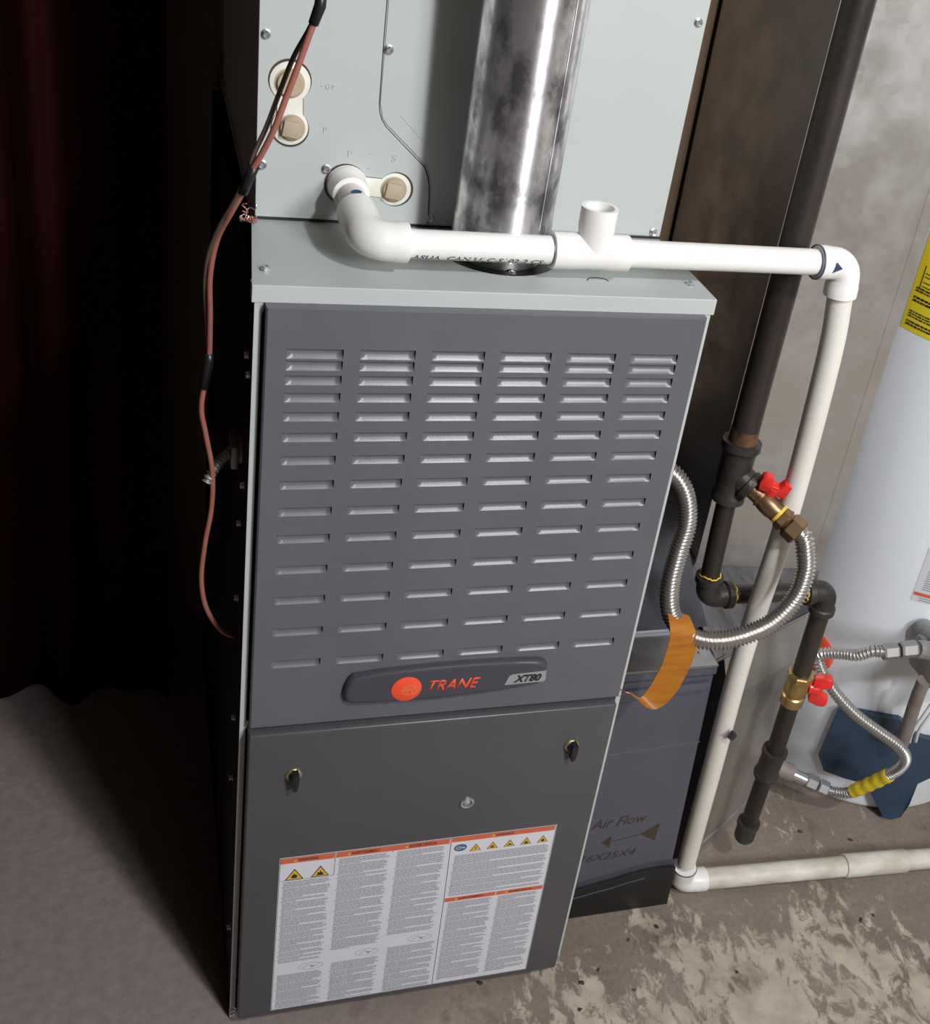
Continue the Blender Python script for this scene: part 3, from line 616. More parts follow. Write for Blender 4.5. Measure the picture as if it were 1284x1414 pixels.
pipe(fp, fe, 'pvc_old', r=.0163, label='dusty scuffed pipe on the floor')
bm = bmesh.new(); sweep(bm, [(.945,.0775,.0195),(.946,.0775,.0195),(1.055,.0705,.0195),(1.056,.0705,.0195)], [.0165,.0186,.0186,.0165], 32); obj('coupling', bm, 'pvc_old', dr, 40)
pipe((1.050,.071,.0195), (2.37,-.017,.0190), 'pvc_old', r=.0163)
ringmark((1.052,.0706,.0195), (1,-.06,0), .0180, .003)
# small dark chip on the riser
bm = bmesh.new(); lathe(bm, (.6415,.0500,.3680), (.3,-1,.1), [(.0085,.0085),(.0138,.0060),(.0145,.0)], 4, False); obj('dark_chip', bm, 'ink', dr)
# print wrapped around the crossing pipe
def wrap_text(name, s, p0, p1, r, phi, hgt, length, mt, par, shear=.2, bold=.01):
    bm = text_bm(s, 1, shear, bold); xs_ = [v.co.x for v in bm.verts]; ys_ = [v.co.y for v in bm.verts]; a, b, c, d = min(xs_), max(xs_), min(ys_), max(ys_)
    p0, p1 = V(p0), V(p1); ax = (p1-p0).normalized(); up = V((0,0,1)); up = (up-ax*up.dot(ax)).normalized() if abs(ax.z) < .9 else V((1,0,0)); out = up.cross(ax)*1.0
    if out.y > 0: out = -out
    for v in bm.verts:
        t = (v.co.x-a)/(b-a)*length; h = ((v.co.y-c)/(d-c)-.5)*hgt/r+phi
        v.co = p0+ax*t+(out*math.cos(h)+up*math.sin(h))*(r+.0002)
    return obj(name, bm, mt, par)
wrap_text('printed_text', 'ASUA  CAN/ULC-S102-2 CS-', (.1400,.030,Z1), (.28,.030,Z1), R_, math.radians(-40), .0066, .130, 'ink', dr)
wrap_text('printed_mark', '-- - -', (.815,.0848,.0189), (.955,.077,.0185), .0163, math.radians(-30), .0022, .045, 'ink', dr)
wrap_text('printed_mark', '---', (.790,.0862,.0190), (.955,.077,.0185), .0163, math.radians(-30), .0030, .018, 'redink', dr)
# ================================================================ GAS PIPE
gp = thing('gas_pipe', 'black iron gas pipe with brass valves standing between the furnace and the white tank', 'pipe', (.77,.115,0))
GX, GY = .5700, .085
bm = bmesh.new(); sweep(bm, [(GX,GY,2.6),(GX,GY,.800)], .0167, 32); obj('pipe', bm, 'iron', gp, 60)
bm = bmesh.new(); sweep(bm, [(GX,GY,.819),(GX,GY,.800)], .0170, 32); obj('rusty_thread', bm, 'rust', gp, 60, label='rusty threaded end')
bm = bmesh.new(); lathe(bm, (GX,GY,.800), (0,0,-1), [(-.002,.0168),(-.002,.0235),(.0065,.0240),(.009,.0212),(.016,.0200),(.050,.0200),(.066,.0180),(.070,.0205),(.079,.0205),(.080,.015)], 36)
tee = obj('tee_fitting', bm, 'ironfit', gp, 40, label='dark cast iron tee')
VD = V((.0460,-.0500,-.0310)).normalized(); V0 = V((GX,GY,.7585))
bm = bmesh.new(); lathe(bm, V0, VD, [(.006,.0175),(.020,.0175),(.021,.0200),(.030,.0200),(.031,.014)], 30); obj('tee_branch', bm, 'ironfit', tee, 40)
# upper valve: nipple, body, flare nut
v1 = None
bm = bmesh.new(); lathe(bm, V0, VD, [(.028,.0112),(.042,.0112),(.042,.0128),(.045,.0128),(.0455,.0118),(.050,.0130),(.062,.0135),(.066,.0122),(.074,.0122)], 28)
v1 = obj('valve', bm, 'brassdark', gp, 40, label='brown brass valve on the tee')
ringmark(V0+VD*.071, VD, .0121, .004, 'dope', 'sealant_ring', v1)
def hexnut(name, p, d, L_, r, mt, par, seg=6):
    bm = bmesh.new(); lathe(bm, p, d, [(0, r*.88), (L_*.12, r), (L_*.88, r), (L_, r*.88)], seg); return obj(name, bm, mt, par)
hexnut('union_nut', V0+VD*.075, VD, .010, .0150, 'brassdark', v1)
bm = bmesh.new(); lathe(bm, V0+VD*.084, VD, [(0,.0120),(.003,.0130),(.004,.0120)], 24); obj('collar', bm, 'brassdark', v1, 40)
hexnut('flare_nut', V0+VD*.088, VD, .018, .0168, 'brassdark', v1)
def wing(name, base, up, along, par, sc=1.0):
    """T handle: hub with two tall flat blades"""
    up = V(up).normalized(); along = V(along); along = (along-up*along.dot(up)).normalized(); side = up.cross(along)
    bm = bmesh.new()
    prof = [(-.018,.000),(-.022,.012),(-.022,.021),(-.018,.024),(-.008,.024),(-.005,.014),(.005,.014),(.008,.024),(.018,.024),(.022,.021),(.022,.012),(.018,.000)]
    a = [bm.verts.new(V(base)+(along*x+up*(z+.002)-side*.0065)*sc) for x, z in prof]; b = [bm.verts.new(V(base)+(along*x+up*(z+.002)+side*.0065)*sc) for x, z in prof]
    n = len(prof); bm.faces.new(a); bm.faces.new(list(reversed(b)))
    for k in range(n): bm.faces.new((a[k], b[k], b[(k+1) % n], a[(k+1) % n]))
    bmesh.ops.recalc_face_normals(bm, faces=bm.faces[:]); bmesh.ops.bevel(bm, geom=bm.edges[:], offset=.0014*sc, segments=2, profile=.5, affect='EDGES')
    lathe(bm, V(base)-up*.001*sc, up, [(0,.0085*sc),(.012*sc,.0085*sc)], 20)
    return obj(name, bm, 'handle', par, 40, label='red handle')
wing('handle', V0+VD*.050+V((.0030,-.0010,.0130)), (.15,-.35,1), (1,-.35,-.25), v1, .92)
bm = bmesh.new(); sweep(bm, [V0+VD*.050, V0+VD*.050+V((.0040,-.0030,.0180))], .0050, 14); obj('stem', bm, 'brassdark', v1, 60)
# lower run
bm = bmesh.new(); sweep(bm, [(GX,GY,.725),(.5745,GY,.600)], .0122, 28); obj('nipple', bm, 'iron', gp, 60)
def iron_elbow(p0, c, p1, hub=.0180, r=.016):
    path = arc_path(p0, c, p1, r, 12); n = len(path); p0v, p1v = V(p0), V(p1); a = V(path[1])-p0v; b = p1v-V(path[-2])
    da, db = a.normalized(), b.normalized()
    pts = [p0v, p0v+da*.001, p0v+da*.009, p0v+da*.011]+path[1:-1]+[p1v-db*.011, p1v-db*.009, p1v-db*.001, p1v]
    rad = [hub-.002, hub, hub, hub-.0025]+[hub-.003]*(n-2)+[hub-.0025, hub, hub, hub-.002]
    bm = bmesh.new(); sweep(bm, pts, rad, 30); return obj('elbow_fitting', bm, 'ironfit', gp, 35)
def dope(p, d, r):
    rr = random.Random(int(p[0]*1000)); bm = bmesh.new(); s, u = frame(V(d)); P_ = []
    for k in range(29):
        a = 2*math.pi*k/28; P_.append(V(p)+(s*math.cos(a)+u*math.sin(a))*(r+.0006)+V(d).normalized()*rr.uniform(-.0022,.0022))
    sweep(bm, P_, .0011, 6); return obj('thread_sealant', bm, 'dope', gp, 180, label='yellow thread sealant')
iron_elbow((.5745,GY,.6060), (.5765,GY,.5735), (.6120,GY,.5735)); dope((.5745,GY,.6075), (0,0,1), .0125); dope((.6135,GY,.5735), (1,0,0), .0125)
bm = bmesh.new(); sweep(bm, [(.606,GY,.5735),(.735,GY,.5705)], .0122, 28); obj('cross_pipe', bm, 'iron', gp, 60)
iron_elbow((.7200,GY,.5705), (.7545,GY,.5705), (.7560,.087,.5350)); dope((.7185,GY,.5705), (1,0,0), .0125)
bm = bmesh.new(); sweep(bm, [(.7560,.087,.545),(.7635,.095,.415)], .0130, 28); obj('nipple', bm, 'iron', gp, 60)
LD = V((.0050,.0090,-.0750)).normalized(); L0 = V((.7628,.094,.4200))
bm = bmesh.new(); lathe(bm, L0, LD, [(-.001,.0125),(-.001,.0172),(.010,.0172),(.0115,.0150),(.022,.0165),(.036,.0165),(.040,.0145),(.042,.0168),(.058,.0168),(.060,.0140)], 30)
v2 = obj('valve', bm, 'brass', gp, 38, label='bright brass valve on the drip leg')
hexnut('valve_hex', L0-LD*.003, LD, .010, .0188, 'brass', v2, 8)
bm = bmesh.new(); sweep(bm, [L0+LD*.030, L0+LD*.030+V((.030,-.004,.0))], .0052, 14); obj('stem', bm, 'brass', v2, 60)
wing('handle', L0+LD*.028+V((.0190,-.004,.001)), (1,-.45,0), (.05,.0,1), v2, 1.1)
bm = bmesh.new(); sweep(bm, [L0+LD*.055, (.7725,.108,.2550)], .0130, 28); obj('nipple', bm, 'iron', gp, 60)
LD2 = V((.003,.010,-.09)).normalized()
bm = bmesh.new(); lathe(bm, (.7720,.1075,.2620), LD2, [(-.001,.013),(-.001,.0188),(.005,.0192),(.008,.0172),(.047,.0168),(.050,.0190),(.056,.0188),(.057,.0125)], 30); obj('coupling_fitting', bm, 'ironfit', gp, 38)
bm = bmesh.new(); sweep(bm, [(.7725,.112,.2150),(.7715,.1145,.085)], .0125, 28); obj('nipple', bm, 'iron', gp, 60)
bm = bmesh.new(); lathe(bm, (.7717,.114,.1080), (0,.02,-1), [(-.001,.0125),(-.001,.0175),(.006,.0178),(.008,.0160),(.032,.0156),(.037,.013),(.0385,.0)], 30, False); obj('end_cap', bm, 'ironfit', gp, 38)
# ---- flexible gas connector to the furnace
hz = thing('flexible_gas_connector', 'corrugated stainless gas connector looping from the upper valve into the furnace side', 'hose', (.53,-.01,.58))
E0 = V0+VD*.103
HP = [E0, E0+VD*.010, (.6420,.003,.6990), (.6440,-.007,.6750), (.6350,-.016,.6431), (.6100,-.021,.6129), (.5796,-.021,.5960), (.5480,-.016,.5853), (.5220,-.006,.5835), (.5010,.004,.5945), (.4886,.012,.6162), (.4858,.020,.6475), (.4904,.028,.6831), (.4965,.035,.7137), (.4943,.040,.7405), (.4850,.046,.7640), (.4690,.054,.7800), (.4440,.058,.7850)]
corr('corrugated_tube', HP, .0106, .0044, .0013, 'steel', hz)
# yellow tag folded over the hose and hanging down
def ribbon(name, cl, wv, th, mt, par, **kw):
    bm = bmesh.new(); P_ = smooth_path(cl, .004); n = len(P_); A, B_ = [], []
    for i, p in enumerate(P_):
        f = i/(n-1)*(len(wv)-1); k = min(int(f), len(wv)-2); w_ = V(wv[k]).lerp(V(wv[k+1]), f-k)
        t = (P_[min(i+1, n-1)]-P_[max(i-1, 0)]).normalized(); nn = w_.cross(t).normalized()*th/2
        A.append([bm.verts.new(p-w_/2-nn), bm.verts.new(p+w_/2-nn), bm.verts.new(p+w_/2+nn), bm.verts.new(p-w_/2+nn)])
    for a, b in zip(A, A[1:]):
        for k in range(4): bm.faces.new((a[k], a[(k+1) % 4], b[(k+1) % 4], b[k]))
    bm.faces.new(A[0]); bm.faces.new(A[-1]); bmesh.ops.recalc_face_normals(bm, faces=bm.faces[:]); return obj(name, bm, mt, par, 50, **kw)
ribbon('hanging_tag', [(.5000,.012,.6100),(.4985,-.004,.6075),(.5010,-.013,.5940),(.5020,-.015,.5800),(.5000,-.016,.5560),(.4960,-.016,.5350),(.4890,-.017,.5150),(.4760,-.019,.4990),(.4650,-.020,.5010),(.4560,-.018,.5080),(.4480,-.014,.5120)],
       [(.032,.000,-.014),(.036,0,-.014),(.038,0,-.012),(.039,0,-.011),(.037,0,-.012),(.034,-.004,-.015),(.024,-.010,-.015),(.012,-.010,-.010),(.004,-.003,-.002)], .0008, 'tag', hz, label='yellow-orange cloth tag hanging from the loop')
bm = bmesh.new(); sweep(bm, smooth_path([(.449,-.014,.5120),(.4430,-.012,.5130),(.4370,-.004,.5125)], .001), .0008, 6); obj('tag_wire', bm, 'copper', hz, 180)
# ================================================================ FILTER CABINET
fc = thing('filter_cabinet', 'blue-grey filter cabinet with handwritten airflow arrow beside the furnace', 'cabinet', (.54,.38,0))
bm = bmesh.new(); taper(bm, .4465, .617, .4465, .641, .085, .69, .004, .462, .002); obj('cabinet_body', bm, 'filter', fc, 40)
def fx(z): return .617+(.641-.617)*(1-z/.462)
bm = bmesh.new(); taper(bm, .4465, fx(.447)-.003, .4465, fx(.06)-.003, .0765, .086, .060, .447, .0020); fd = obj('filter_door', bm, 'filter', fc, 40)
bm = bmesh.new(); taper(bm, .4465, fx(.464)-.001, .4465, fx(.449)-.001, .074, .086, .449, .464, .0015); obj('top_rail', bm, 'filter', fc, 40)
bm = bmesh.new(); prism(bm, [(.4465,.433),(.607,.439),(.609,.434),(.609,.425),(.4465,.417)], 'y', .0765, .0705, .0014); obj('pull_ridge', bm, 'filter', fd, 40)
bm = bmesh.new(); prism(bm, [(.4465,.409),(.604,.4155),(.604,.4130),(.4465,.4065)], 'y', .0767, .0752, .0005); obj('lower_ridge', bm, 'filter', fd, 40)
bm = bmesh.new(); sweep(bm, [(.4465,.0764,.3175),(.622,.0764,.3270)], .0007, 6); obj('crease_line', bm, 'filter', fd)
cv = [(.4465,.0560),(.470,.0570),(.490,.0600),(.515,.0655),(.540,.0700),(.565,.0770),(.590,.0815),(.615,.0830),(.638,.0800)]
bm = bmesh.new(); prism(bm, [(.4465,.001)]+[(.641,.001)]+list(reversed(cv)), 'y', .0700, .088, .0012); obj('base_skirt', bm, 'base', fc, 40, label='black curved base skirt')
bm = bmesh.new(); sweep(bm, [(x, .0697, z-.014) for x, z in cv[:7]], .0007, 6); obj('skirt_line', bm, 'filter', fc)
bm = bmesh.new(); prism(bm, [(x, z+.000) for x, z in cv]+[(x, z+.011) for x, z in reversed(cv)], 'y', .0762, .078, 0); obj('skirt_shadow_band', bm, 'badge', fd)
text_fit('handwriting', 'Air Flow', .4890, .5720, .1770, .1950, .0760, 'marker', fd, shear=.3, rise=.004)
text_fit('handwriting', '16X25X4', .4840, .5680, .1105, .1240, .0760, 'marker', fd, shear=.3, rise=.004)
for p in ([(.5100,.1480),(.5235,.1590),(.5235,.1370)], [(.5680,.1560),(.5945,.1735),(.5940,.1385)]):
    bm = bmesh.new(); bm.faces.new([bm.verts.new((q[0], .0760, q[1])) for q in p]); obj('drawn_arrowhead', bm, 'marker', fd)
bm = bmesh.new(); stroke(bm, [(.523,.148),(.545,.151),(.570,.156)], .0761, .0011); obj('drawn_line', bm, 'marker', fd)
# galvanised sheet on top
gs = thing('top_sheet', 'flat galvanised metal sheet lying on the filter cabinet', 'sheet', (.53,.38,.466))
bm = bmesh.new(); box(bm, .4475, .615, .0715, .145, .4640, .4675, .0006); box(bm, .4475, .615, .145, .66, .4640, .4730, .0006); obj('sheet', bm, 'galvmid', gs)
for x, y in ((.498,.112),(.598,.100)): screw(gs, (x, y, .4675), (0,0,1), .5)
bm = bmesh.new(); prism(bm, [(.145,.473),(.20,.500),(.30,.560),(.66,.560),(.66,.473)], 'x', .4475, .630, .002); obj('raised_collar', bm, 'galvdark', gs, 40)
# ================================================================ RETURN DUCT
rd = thing('return_duct', 'galvanised sheet metal return duct rising behind the black gas pipe', 'duct', (.79,.45,0))
bm = bmesh.new(); box(bm, .680, .895, .300, .620, .400, 2.6, .0010); du = obj('duct_section', bm, 'galv', rd)
bm = bmesh.new(); box(bm, .676, .6805, .299, .303, .40, 2.55); obj('corner_edge', bm, 'galv', rd, label='bright folded corner edge')
bm = bmesh.new(); box(bm, .8760, .8950, .2995, .301, .40, 2.55, .0002); obj('drive_seam', bm, 'galv', rd)
# boot: slanted cheek from the filter cabinet to the duct front
bm = bmesh.new()
b0 = [(.677,.1205,0),(.905,.264,0),(.905,.64,0),(.672,.64,0)]
bm_ = [(.6640,.1020,.375),(.8760,.2330,.335),(.900,.64,.335),(.662,.64,.375)]
b1 = [(.6400,.1060,.4560),(.8620,.2420,.4120),(.895,.64,.4120),(.640,.64,.4560)]
rr = [[bm.verts.new(p) for p in r] for r in (b0, bm_, b1)]
for a, b in zip(rr, rr[1:]):
    for k in range(4): bm.faces.new((a[k], a[(k+1) % 4], b[(k+1) % 4], b[k]))
bm.faces.new(rr[0]); bmesh.ops.recalc_face_normals(bm, faces=bm.faces[:]); obj('boot', bm, 'galv', rd, label='slanted galvanised boot on the floor')
bm = bmesh.new()   # creased cover over the boot, rising to the duct
g_ = [[(.6215,.0935,.458),(.705,.1440,.4440),(.790,.1960,.4300),(.8640,.2410,.4140)],
      [(.6300,.170,.462),(.710,.205,.4500),(.800,.245,.4400),(.8760,.272,.4240)],
      [(.6400,.300,.475),(.710,.300,.4600),(.800,.300,.4520),(.8940,.300,.4400)],
      [(.6400,.640,.490),(.710,.640,.4700),(.800,.640,.4600),(.8940,.640,.4500)]]
gvv = [[bm.verts.new(p) for p in r] for r in g_]
for a, b in zip(gvv, gvv[1:]):
    for k in range(3): bm.faces.new((a[k], a[k+1], b[k+1], b[k]))
bmesh.ops.solidify(bm, geom=bm.faces[:], thickness=.0025); bmesh.ops.recalc_face_normals(bm, faces=bm.faces[:]); obj('boot_cover', bm, 'galvshiny', rd, 180, label='creased shiny top of the boot')
bm = bmesh.new(); sweep(bm, [(.6215,.0925,.4550),(.8645,.2400,.4110)], .0022, 8); obj('hem', bm, 'galvmid', rd, 60)
bm = bmesh.new(); sweep(bm, [(.6780,.1195,.030),(.905,.2620,.030)], .0020, 8); obj('floor_hem', bm, 'galv', rd, 60)
screw(rd, (.850,.2325,.4030), (.53,-.85,0), .7)
# ================================================================ WATER HEATER
TX, TY, TR = 1.14, .40, .215
wh = thing('water_heater', 'white cylindrical water heater standing on the floor right of the duct', 'water heater', (TX, TY, 0))
bm = bmesh.new(); lathe(bm, (TX,TY,0), (0,0,1), [(.004,TR-.004),(.012,TR),(1.42,TR),(1.44,TR-.01),(1.45,TR-.04)], 128); obj('tank', bm, 'tank', wh, 40)
bm = bmesh.new(); lathe(bm, (TX,TY,0), (0,0,1), [(0,TR-.010),(.006,TR-.010)], 64); obj('base_ring', bm, 'base', wh)
def tp(deg, z, r=0): a = math.radians(deg); return V((TX+(TR+r)*math.cos(a), TY+(TR+r)*math.sin(a), z))
def tank_patch(name, corners, off, mt, par=None, thick=.0, nu=12, nv=6, **kw):
    """corners (deg,z): bl, br, tr, tl; bilinear patch wrapped on the tank"""
    bm = bmesh.new(); G = []
    for j in range(nv+1):
        row = []
        for i in range(nu+1):
            u, v = i/nu, j/nv; bl, br, tr, tl = corners
            d = (bl[0]*(1-u)+br[0]*u)*(1-v)+(tl[0]*(1-u)+tr[0]*u)*v; z = (bl[1]*(1-u)+br[1]*u)*(1-v)+(tl[1]*(1-u)+tr[1]*u)*v
            row.append(bm.verts.new(tp(d, z, off)))
        G.append(row)
    for j in range(nv):
        for i in range(nu): bm.faces.new((G[j][i], G[j][i+1], G[j+1][i+1], G[j+1][i]))
    if thick: bmesh.ops.solidify(bm, geom=bm.faces[:], thickness=-thick)
    bmesh.ops.recalc_face_normals(bm, faces=bm.faces[:]); return obj(name, bm, mt, par or wh, **kw)
yl = tank_patch('energy_label', [(-165,.838),(-137,.838),(-137,.985),(-165,.985)], .0006, 'lemon', label='yellow printed label')
def tank_print(d0, d1, z0, z1, mt, par, rr, off=.0012):
    bm = bmesh.new(); d = d0
    while d < d1:
        e = min(d1, d+rr.uniform(.6, 2.2)); bm.faces.new([bm.verts.new(tp(q, z, off)) for q, z in ((d,z0),(e,z0),(e,z1),(d,z1))]); d = e+.35
    return obj('printed_line', bm, mt, par)
_rr = random.Random(21)
for z, h, e in ((.8860,.0030,-141),(.8810,.0030,-152),(.8655,.0020,-140),(.8618,.0020,-142),(.8580,.0020,-140),(.8500,.0028,-139),(.8455,.0028,-139),(.9000,.0024,-140),(.8960,.0024,-141)): tank_print(-163, e, z, z+h, 'ink' if h > .0028 else 'marker', yl, _rr)
tank_print(-158, -150, .9260, .9310, 'ink', yl, _rr)
for z in (.905, .9110, .9190, .9240): tank_patch('label_rule', [(-161,z),(-140,z),(-140,z+.0012),(-161,z+.0012)], .0011, 'ink', yl, nv=1)
tank_patch('label_rule', [(-162,.900),(-161.6,.900),(-161.6,.935),(-162,.935)], .0011, 'ink', yl, nu=1, nv=1)
sl = tank_patch('safety_label', [(-125,.4330),(-95,.4330),(-95,.5300),(-125,.5300)], .0006, 'sticker', label='white safety label with red stripe')
tank_patch('label_stripe', [(-124.6,.4440),(-95,.4440),(-95,.4500),(-124.6,.4500)], .0011, 'orange', sl, nv=1)
rnd = random.Random(9)
for z in [.4360+.0040*k for k in range(23)]:
    if .440 < z < .455: continue
    tank_patch('print_line', [(-122,z),(-121+rnd.uniform(3,20),z),(-121+rnd.uniform(3,20),z+.0014),(-122,z+.0014)], .0011, 'greyink', sl, nv=1, nu=4)
# navy combustion shield
bm = bmesh.new()
shp = [(-138.6,.0905),(-137.3,.1957),(-131,.2030),(-125.1,.2079),(-118,.2110),(-112.5,.2127),(-107,.2010),(-103.4,.1857),(-99,.1790),(-94.9,.1755),(-88,.1740),(-88,.0900),(-94,.0770),(-96,.0400),(-97.7,.0100),(-101,.0050),(-105.3,.0090),(-110,.0380),(-116.1,.0668),(-125,.0655),(-134.3,.0642)]
lo = [bm.verts.new(tp(d, z, .0008)) for d, z in shp]; hi = [bm.verts.new(tp(d, z, .0130+(.010 if z < .06 else 0))) for d, z in shp]; n = len(shp)
for k in range(n): bm.faces.new((lo[k], lo[(k+1) % n], hi[(k+1) % n], hi[k]))
ib = [5, 18]    # bend line between the flat left face and the turned right face
bm.faces.new([hi[k] for k in range(0, 6)]+[hi[k] for k in range(18, n)]); bm.faces.new([hi[k] for k in range(5, 19)])
bmesh.ops.triangulate(bm, faces=[f for f in bm.faces if len(f.verts) > 4], ngon_method='EAR_CLIP'); bmesh.ops.recalc_face_normals(bm, faces=bm.faces[:])
obj('burner_shield', bm, 'navy', wh, 25, label='navy blue sheet burner cover near the floor')
# orange-red round knob on the tank
bm = bmesh.new(); dc = tp(-155.5, .266); dn = (dc-V((TX,TY,.266))).normalized(); lathe(bm, dc-dn*.002, dn, [(0,.0345),(.006,.0345),(.009,.0310),(.0095,.012),(.014,.010),(.014,.0)], 40, False); obj('drain_disc', bm, 'orangeplastic', wh, 40, label='round orange-red plastic disc behind the black pipe')
# gas control valve
gc = V((.9960,.150,.3640))
bm = B(1.015, 1.100, .112, .190, .340, .400, bevel=.012); ctl = obj('control_valve', bm, 'valvegrey', wh, 40, label='grey cast gas control valve')
bm = bmesh.new(); lathe(bm, (1.035,.135,.405), (-.3,-.4,.8), [(-.02,.026),(.004,.026),(.010,.020),(.012,.0)], 28, False); obj('control_cap', bm, 'valvegrey', ctl, 40)
bm = bmesh.new(); sweep(bm, [(1.04,.150,.390),(1.04,.205,.390)], .018, 20); obj('spud', bm, 'valvegrey', ctl, 60)
bm = bmesh.new(); sweep(bm, [(1.012,.130,.352),(1.016,.1350,.3200),(1.022,.140,.2850),(1.030,.145,.2450),(1.036,.150,.2000)], .0105, 16); obj('pilot_tube', bm, 'taupe', ctl, 60, label='taupe tube below the control valve')
for dx in (0, .012):
    bm = bmesh.new(); sweep(bm, smooth_path([(1.060+dx,.140,.350),(1.055+dx,.138,.310),(1.045+dx,.138,.270),(1.040+dx,.142,.235),(1.050+dx,.150,.200)], .004), .0028, 10); obj('pilot_wire', bm, 'sticker', ctl, 180)
# ---- flexible connector on the heater
h2 = thing('heater_gas_connector', 'grey corrugated gas connector with yellow tape in front of the white tank', 'hose', (.95,.17,.06))
HB2 = [(.9180,.125,.4200),(.8995,.130,.4180),(.8850,.140,.4040),(.8750,.152,.3970),(.8617,.165,.3890),(.8517,.174,.3814),(.8485,.179,.3720),(.8510,.171,.3605),(.8611,.157,.3428),(.8812,.140,.3203),(.9097,.122,.2976),(.9435,.104,.2783),(.9748,.092,.2593),(.9944,.090,.2364),(1.0045,.100,.2056),(1.0040,.115,.1739),(.9921,.138,.1306),(.9812,.158,.0942),(.9654,.172,.0822),(.9500,.182,.0808)]
corr('corrugated_tube', HB2, .0080, .0050, .0014, 'steel2', h2, 16)
d2 = V((1,-.10,.12)).normalized()
for p, L_, r, nm in ((V((.9130,.1255,.4190)), .024, .0125, 'flare_nut'), (V((.9400,.1225,.4230)), .026, .0130, 'union_nut')): hexnut(nm, p, d2, L_, r, 'valvegrey', h2)
bm = bmesh.new(); sweep(bm, smooth_path([(1.0035,.1170,.1710),(.9990,.1260,.1530),(.9921,.1380,.1306),(.9820,.1565,.0970)], .003), [.0112+.0007*math.sin(k*.9) for k in range(200)][:len(smooth_path([(1.0035,.1170,.1710),(.9990,.1260,.1530),(.9921,.1380,.1306),(.9820,.1565,.0970)], .003))], 14)
obj('yellow_tape', bm, 'tapeyel', h2, 60, label='yellow plastic tape wrapped around the tube')
hexnut('valve_neck', V((.9660,.1200,.4250)), V((1,.10,-.30)), .060, .0140, 'valvegrey', h2, 12)
d3 = V((-.075,.040,.020)).normalized(); q0 = V((.9540,.181,.0805))
hexnut('flare_nut', q0, d3, .018, .0128, 'zinc', h2); hexnut('union_nut', q0+d3*.020, d3, .020, .0135, 'valvegrey', h2)
bm = bmesh.new(); lathe(bm, q0+d3*.038, d3, [(0,.0100),(.022,.0100),(.022,.0112),(.028,.0112)], 20); obj('adapter', bm, 'zinc', h2, 40)
bm = bmesh.new(); lathe(bm, q0+d3*.064, d3, [(0,.0150),(.045,.0150)], 20); obj('pipe_stub', bm, 'taupe', h2, 40, label='taupe painted pipe stub')
# ================================================================ LOW-VOLTAGE CABLE
lc = thing('thermostat_cable', 'brown thermostat cable hanging along the left side of the furnace', 'cable', (-.03,.05,.57))
WP = [(.0398,-.03,1.2964),(.0389,-.03,1.2755),(.0381,-.03,1.2606),(.0325,-.03,1.2427),(.0240,-.03,1.2144),(.0157,-.03,1.1883),(.0072,-.03,1.1616),(-.0017,-.025,1.1387),(-.0093,-.02,1.1214),(-.0138,-.01,1.1023),(-.0225,.0,1.0793),(-.0315,.02,1.0485),(-.0365,.03,1.0104),(-.0354,.04,.9636),(-.0355,.050,.9143),(-.0415,.050,.8678),(-.0371,.050,.8358),(-.0305,.050,.7944),(-.0305,.050,.7516),(-.0363,.050,.7076),(-.0394,.050,.662),(-.0338,.050,.6238),(-.0178,.060,.5854),(-.0020,.062,.5723)]
bm = bmesh.new(); sweep(bm, smooth_path(WP, .004), .0026, 12); obj('cable_strand', bm, 'cable', lc, 180)
bm = bmesh.new(); sweep(bm, smooth_path([(.0399,-.025,1.2956),(.0375,-.026,1.2597),(.0326,-.02,1.2416),(.0212,-.018,1.2168),(.0113,-.018,1.1875),(.0025,-.02,1.1612),(-.0069,-.02,1.1373),(-.0103,-.018,1.1207),(-.0208,-.005,1.0908),(-.0305,.010,1.0642),(-.0383,.025,1.0328),(-.0405,.035,1.0012),(-.0383,.045,.9612),(-.0356,.050,.9219)], .004), .0021, 12); obj('cable_strand', bm, 'cabledark', lc, 180, label='darker second strand')
for a, b in ((1, 2.8), (7.6, 9.0), (13.8, 14.6)):
    i = int(a); p0 = V(WP[i]).lerp(V(WP[i+1]), a-i); j = int(b); p1 = V(WP[j]).lerp(V(WP[j+1]), b-j)
    mid = V(WP[j]) if j > i else (p0+p1)/2
    bm = bmesh.new(); sweep(bm, [p0, mid, p1], [.0042,.0046,.0040], 14); obj('tape_wrap', bm, 'blacktape', lc, 180, label='black tape wrap')
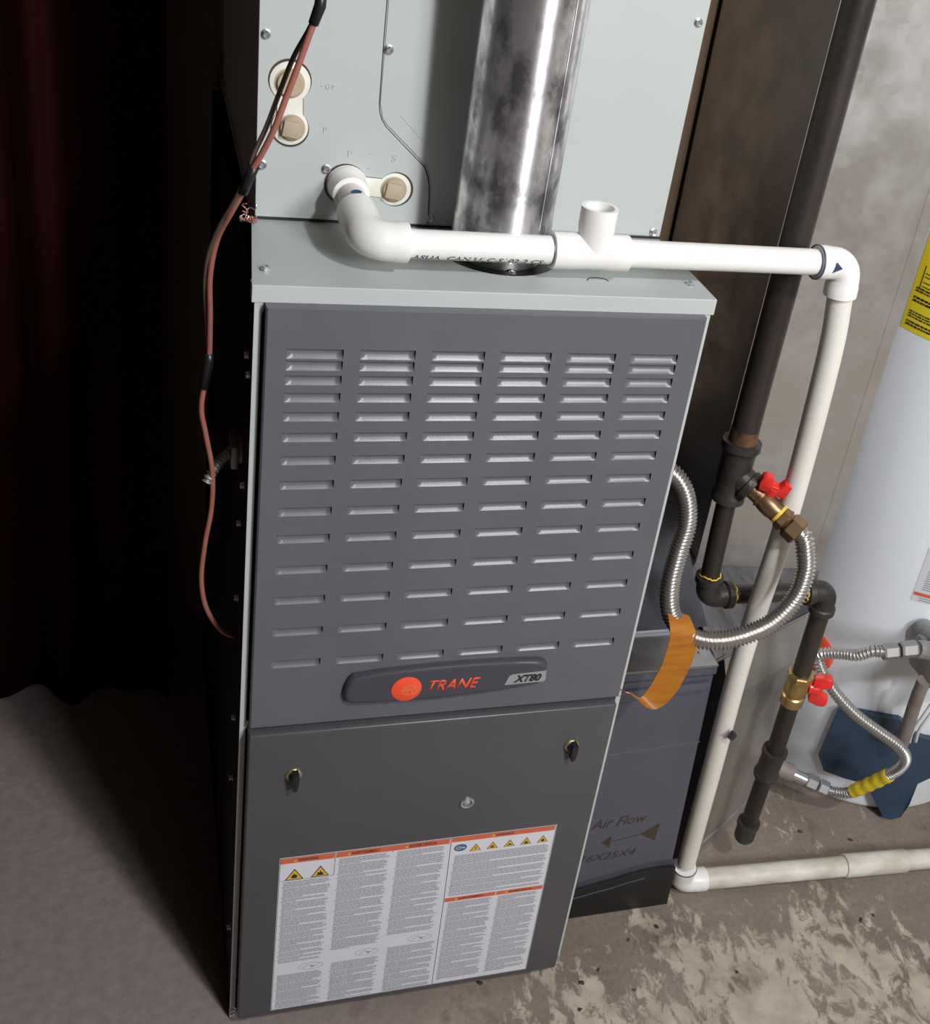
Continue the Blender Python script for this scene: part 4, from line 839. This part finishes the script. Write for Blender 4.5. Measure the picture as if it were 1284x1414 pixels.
# ================================================================ CURTAIN
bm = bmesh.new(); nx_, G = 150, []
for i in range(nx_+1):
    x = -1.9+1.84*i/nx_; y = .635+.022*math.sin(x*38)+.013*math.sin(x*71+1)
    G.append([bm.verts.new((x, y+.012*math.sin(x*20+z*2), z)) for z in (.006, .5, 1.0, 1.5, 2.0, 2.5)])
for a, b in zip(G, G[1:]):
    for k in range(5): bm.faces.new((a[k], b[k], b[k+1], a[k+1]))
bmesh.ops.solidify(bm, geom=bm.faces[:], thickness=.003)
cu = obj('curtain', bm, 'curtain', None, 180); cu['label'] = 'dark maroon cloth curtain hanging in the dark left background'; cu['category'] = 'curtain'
# ================================================================ FLOOR DEBRIS
spots = [(.470,-.035,.006),(.500,-.020,.004),(.560,.020,.004),(.610,.035,.005),(.455,-.075,.005),(.345,.006,.007),(.330,-.010,.006),(.700,-.060,.004),(.935,-.010,.006),(.960,-.005,.004),(.540,-.060,.004),(.92,.17,.006),(1.00,.14,.005)]
rnd = random.Random(12)
CRUMB = ['largest dark crumb in front of the black filter cabinet skirt', 'small dark crumb just right of the biggest one before the skirt', 'small dark crumb at the right end of the black skirt', 'dark crumb below the white elbow at the floor',
         'dark crumb right of the furnace bottom right corner', 'dark smudge-like crumb at the furnace bottom edge under the warning label', 'dark crumb in front of the furnace below the white label', 'small crumb on the open floor below the white floor pipe',
         'larger dark crumb on the open floor at the far right', 'small dark crumb beside the larger one at the far right', 'small dark crumb on the flaking paint near the furnace corner', 'pale crumb behind the white floor pipe beside the black pipe end', 'crumb on the floor in front of the white tank']
for i, (x, y, s) in enumerate(spots):
    bm = bmesh.new(); bmesh.ops.create_icosphere(bm, subdivisions=1, radius=s)
    for v in bm.verts: v.co = V((v.co.x*rnd.uniform(.5,1.2), v.co.y*rnd.uniform(.3,.8), max(v.co.z*rnd.uniform(.2,.5), -.0005)))
    bmesh.ops.rotate(bm, verts=bm.verts[:], cent=(0,0,0), matrix=Matrix.Rotation(rnd.uniform(0,3), 3, 'Z')); bmesh.ops.translate(bm, verts=bm.verts[:], vec=(x, y, .0006))
    o = obj('dirt_crumb', bm, 'marker'); o['label'] = CRUMB[i]; o['category'] = 'debris'; o['group'] = 'dark crumbs on the floor'
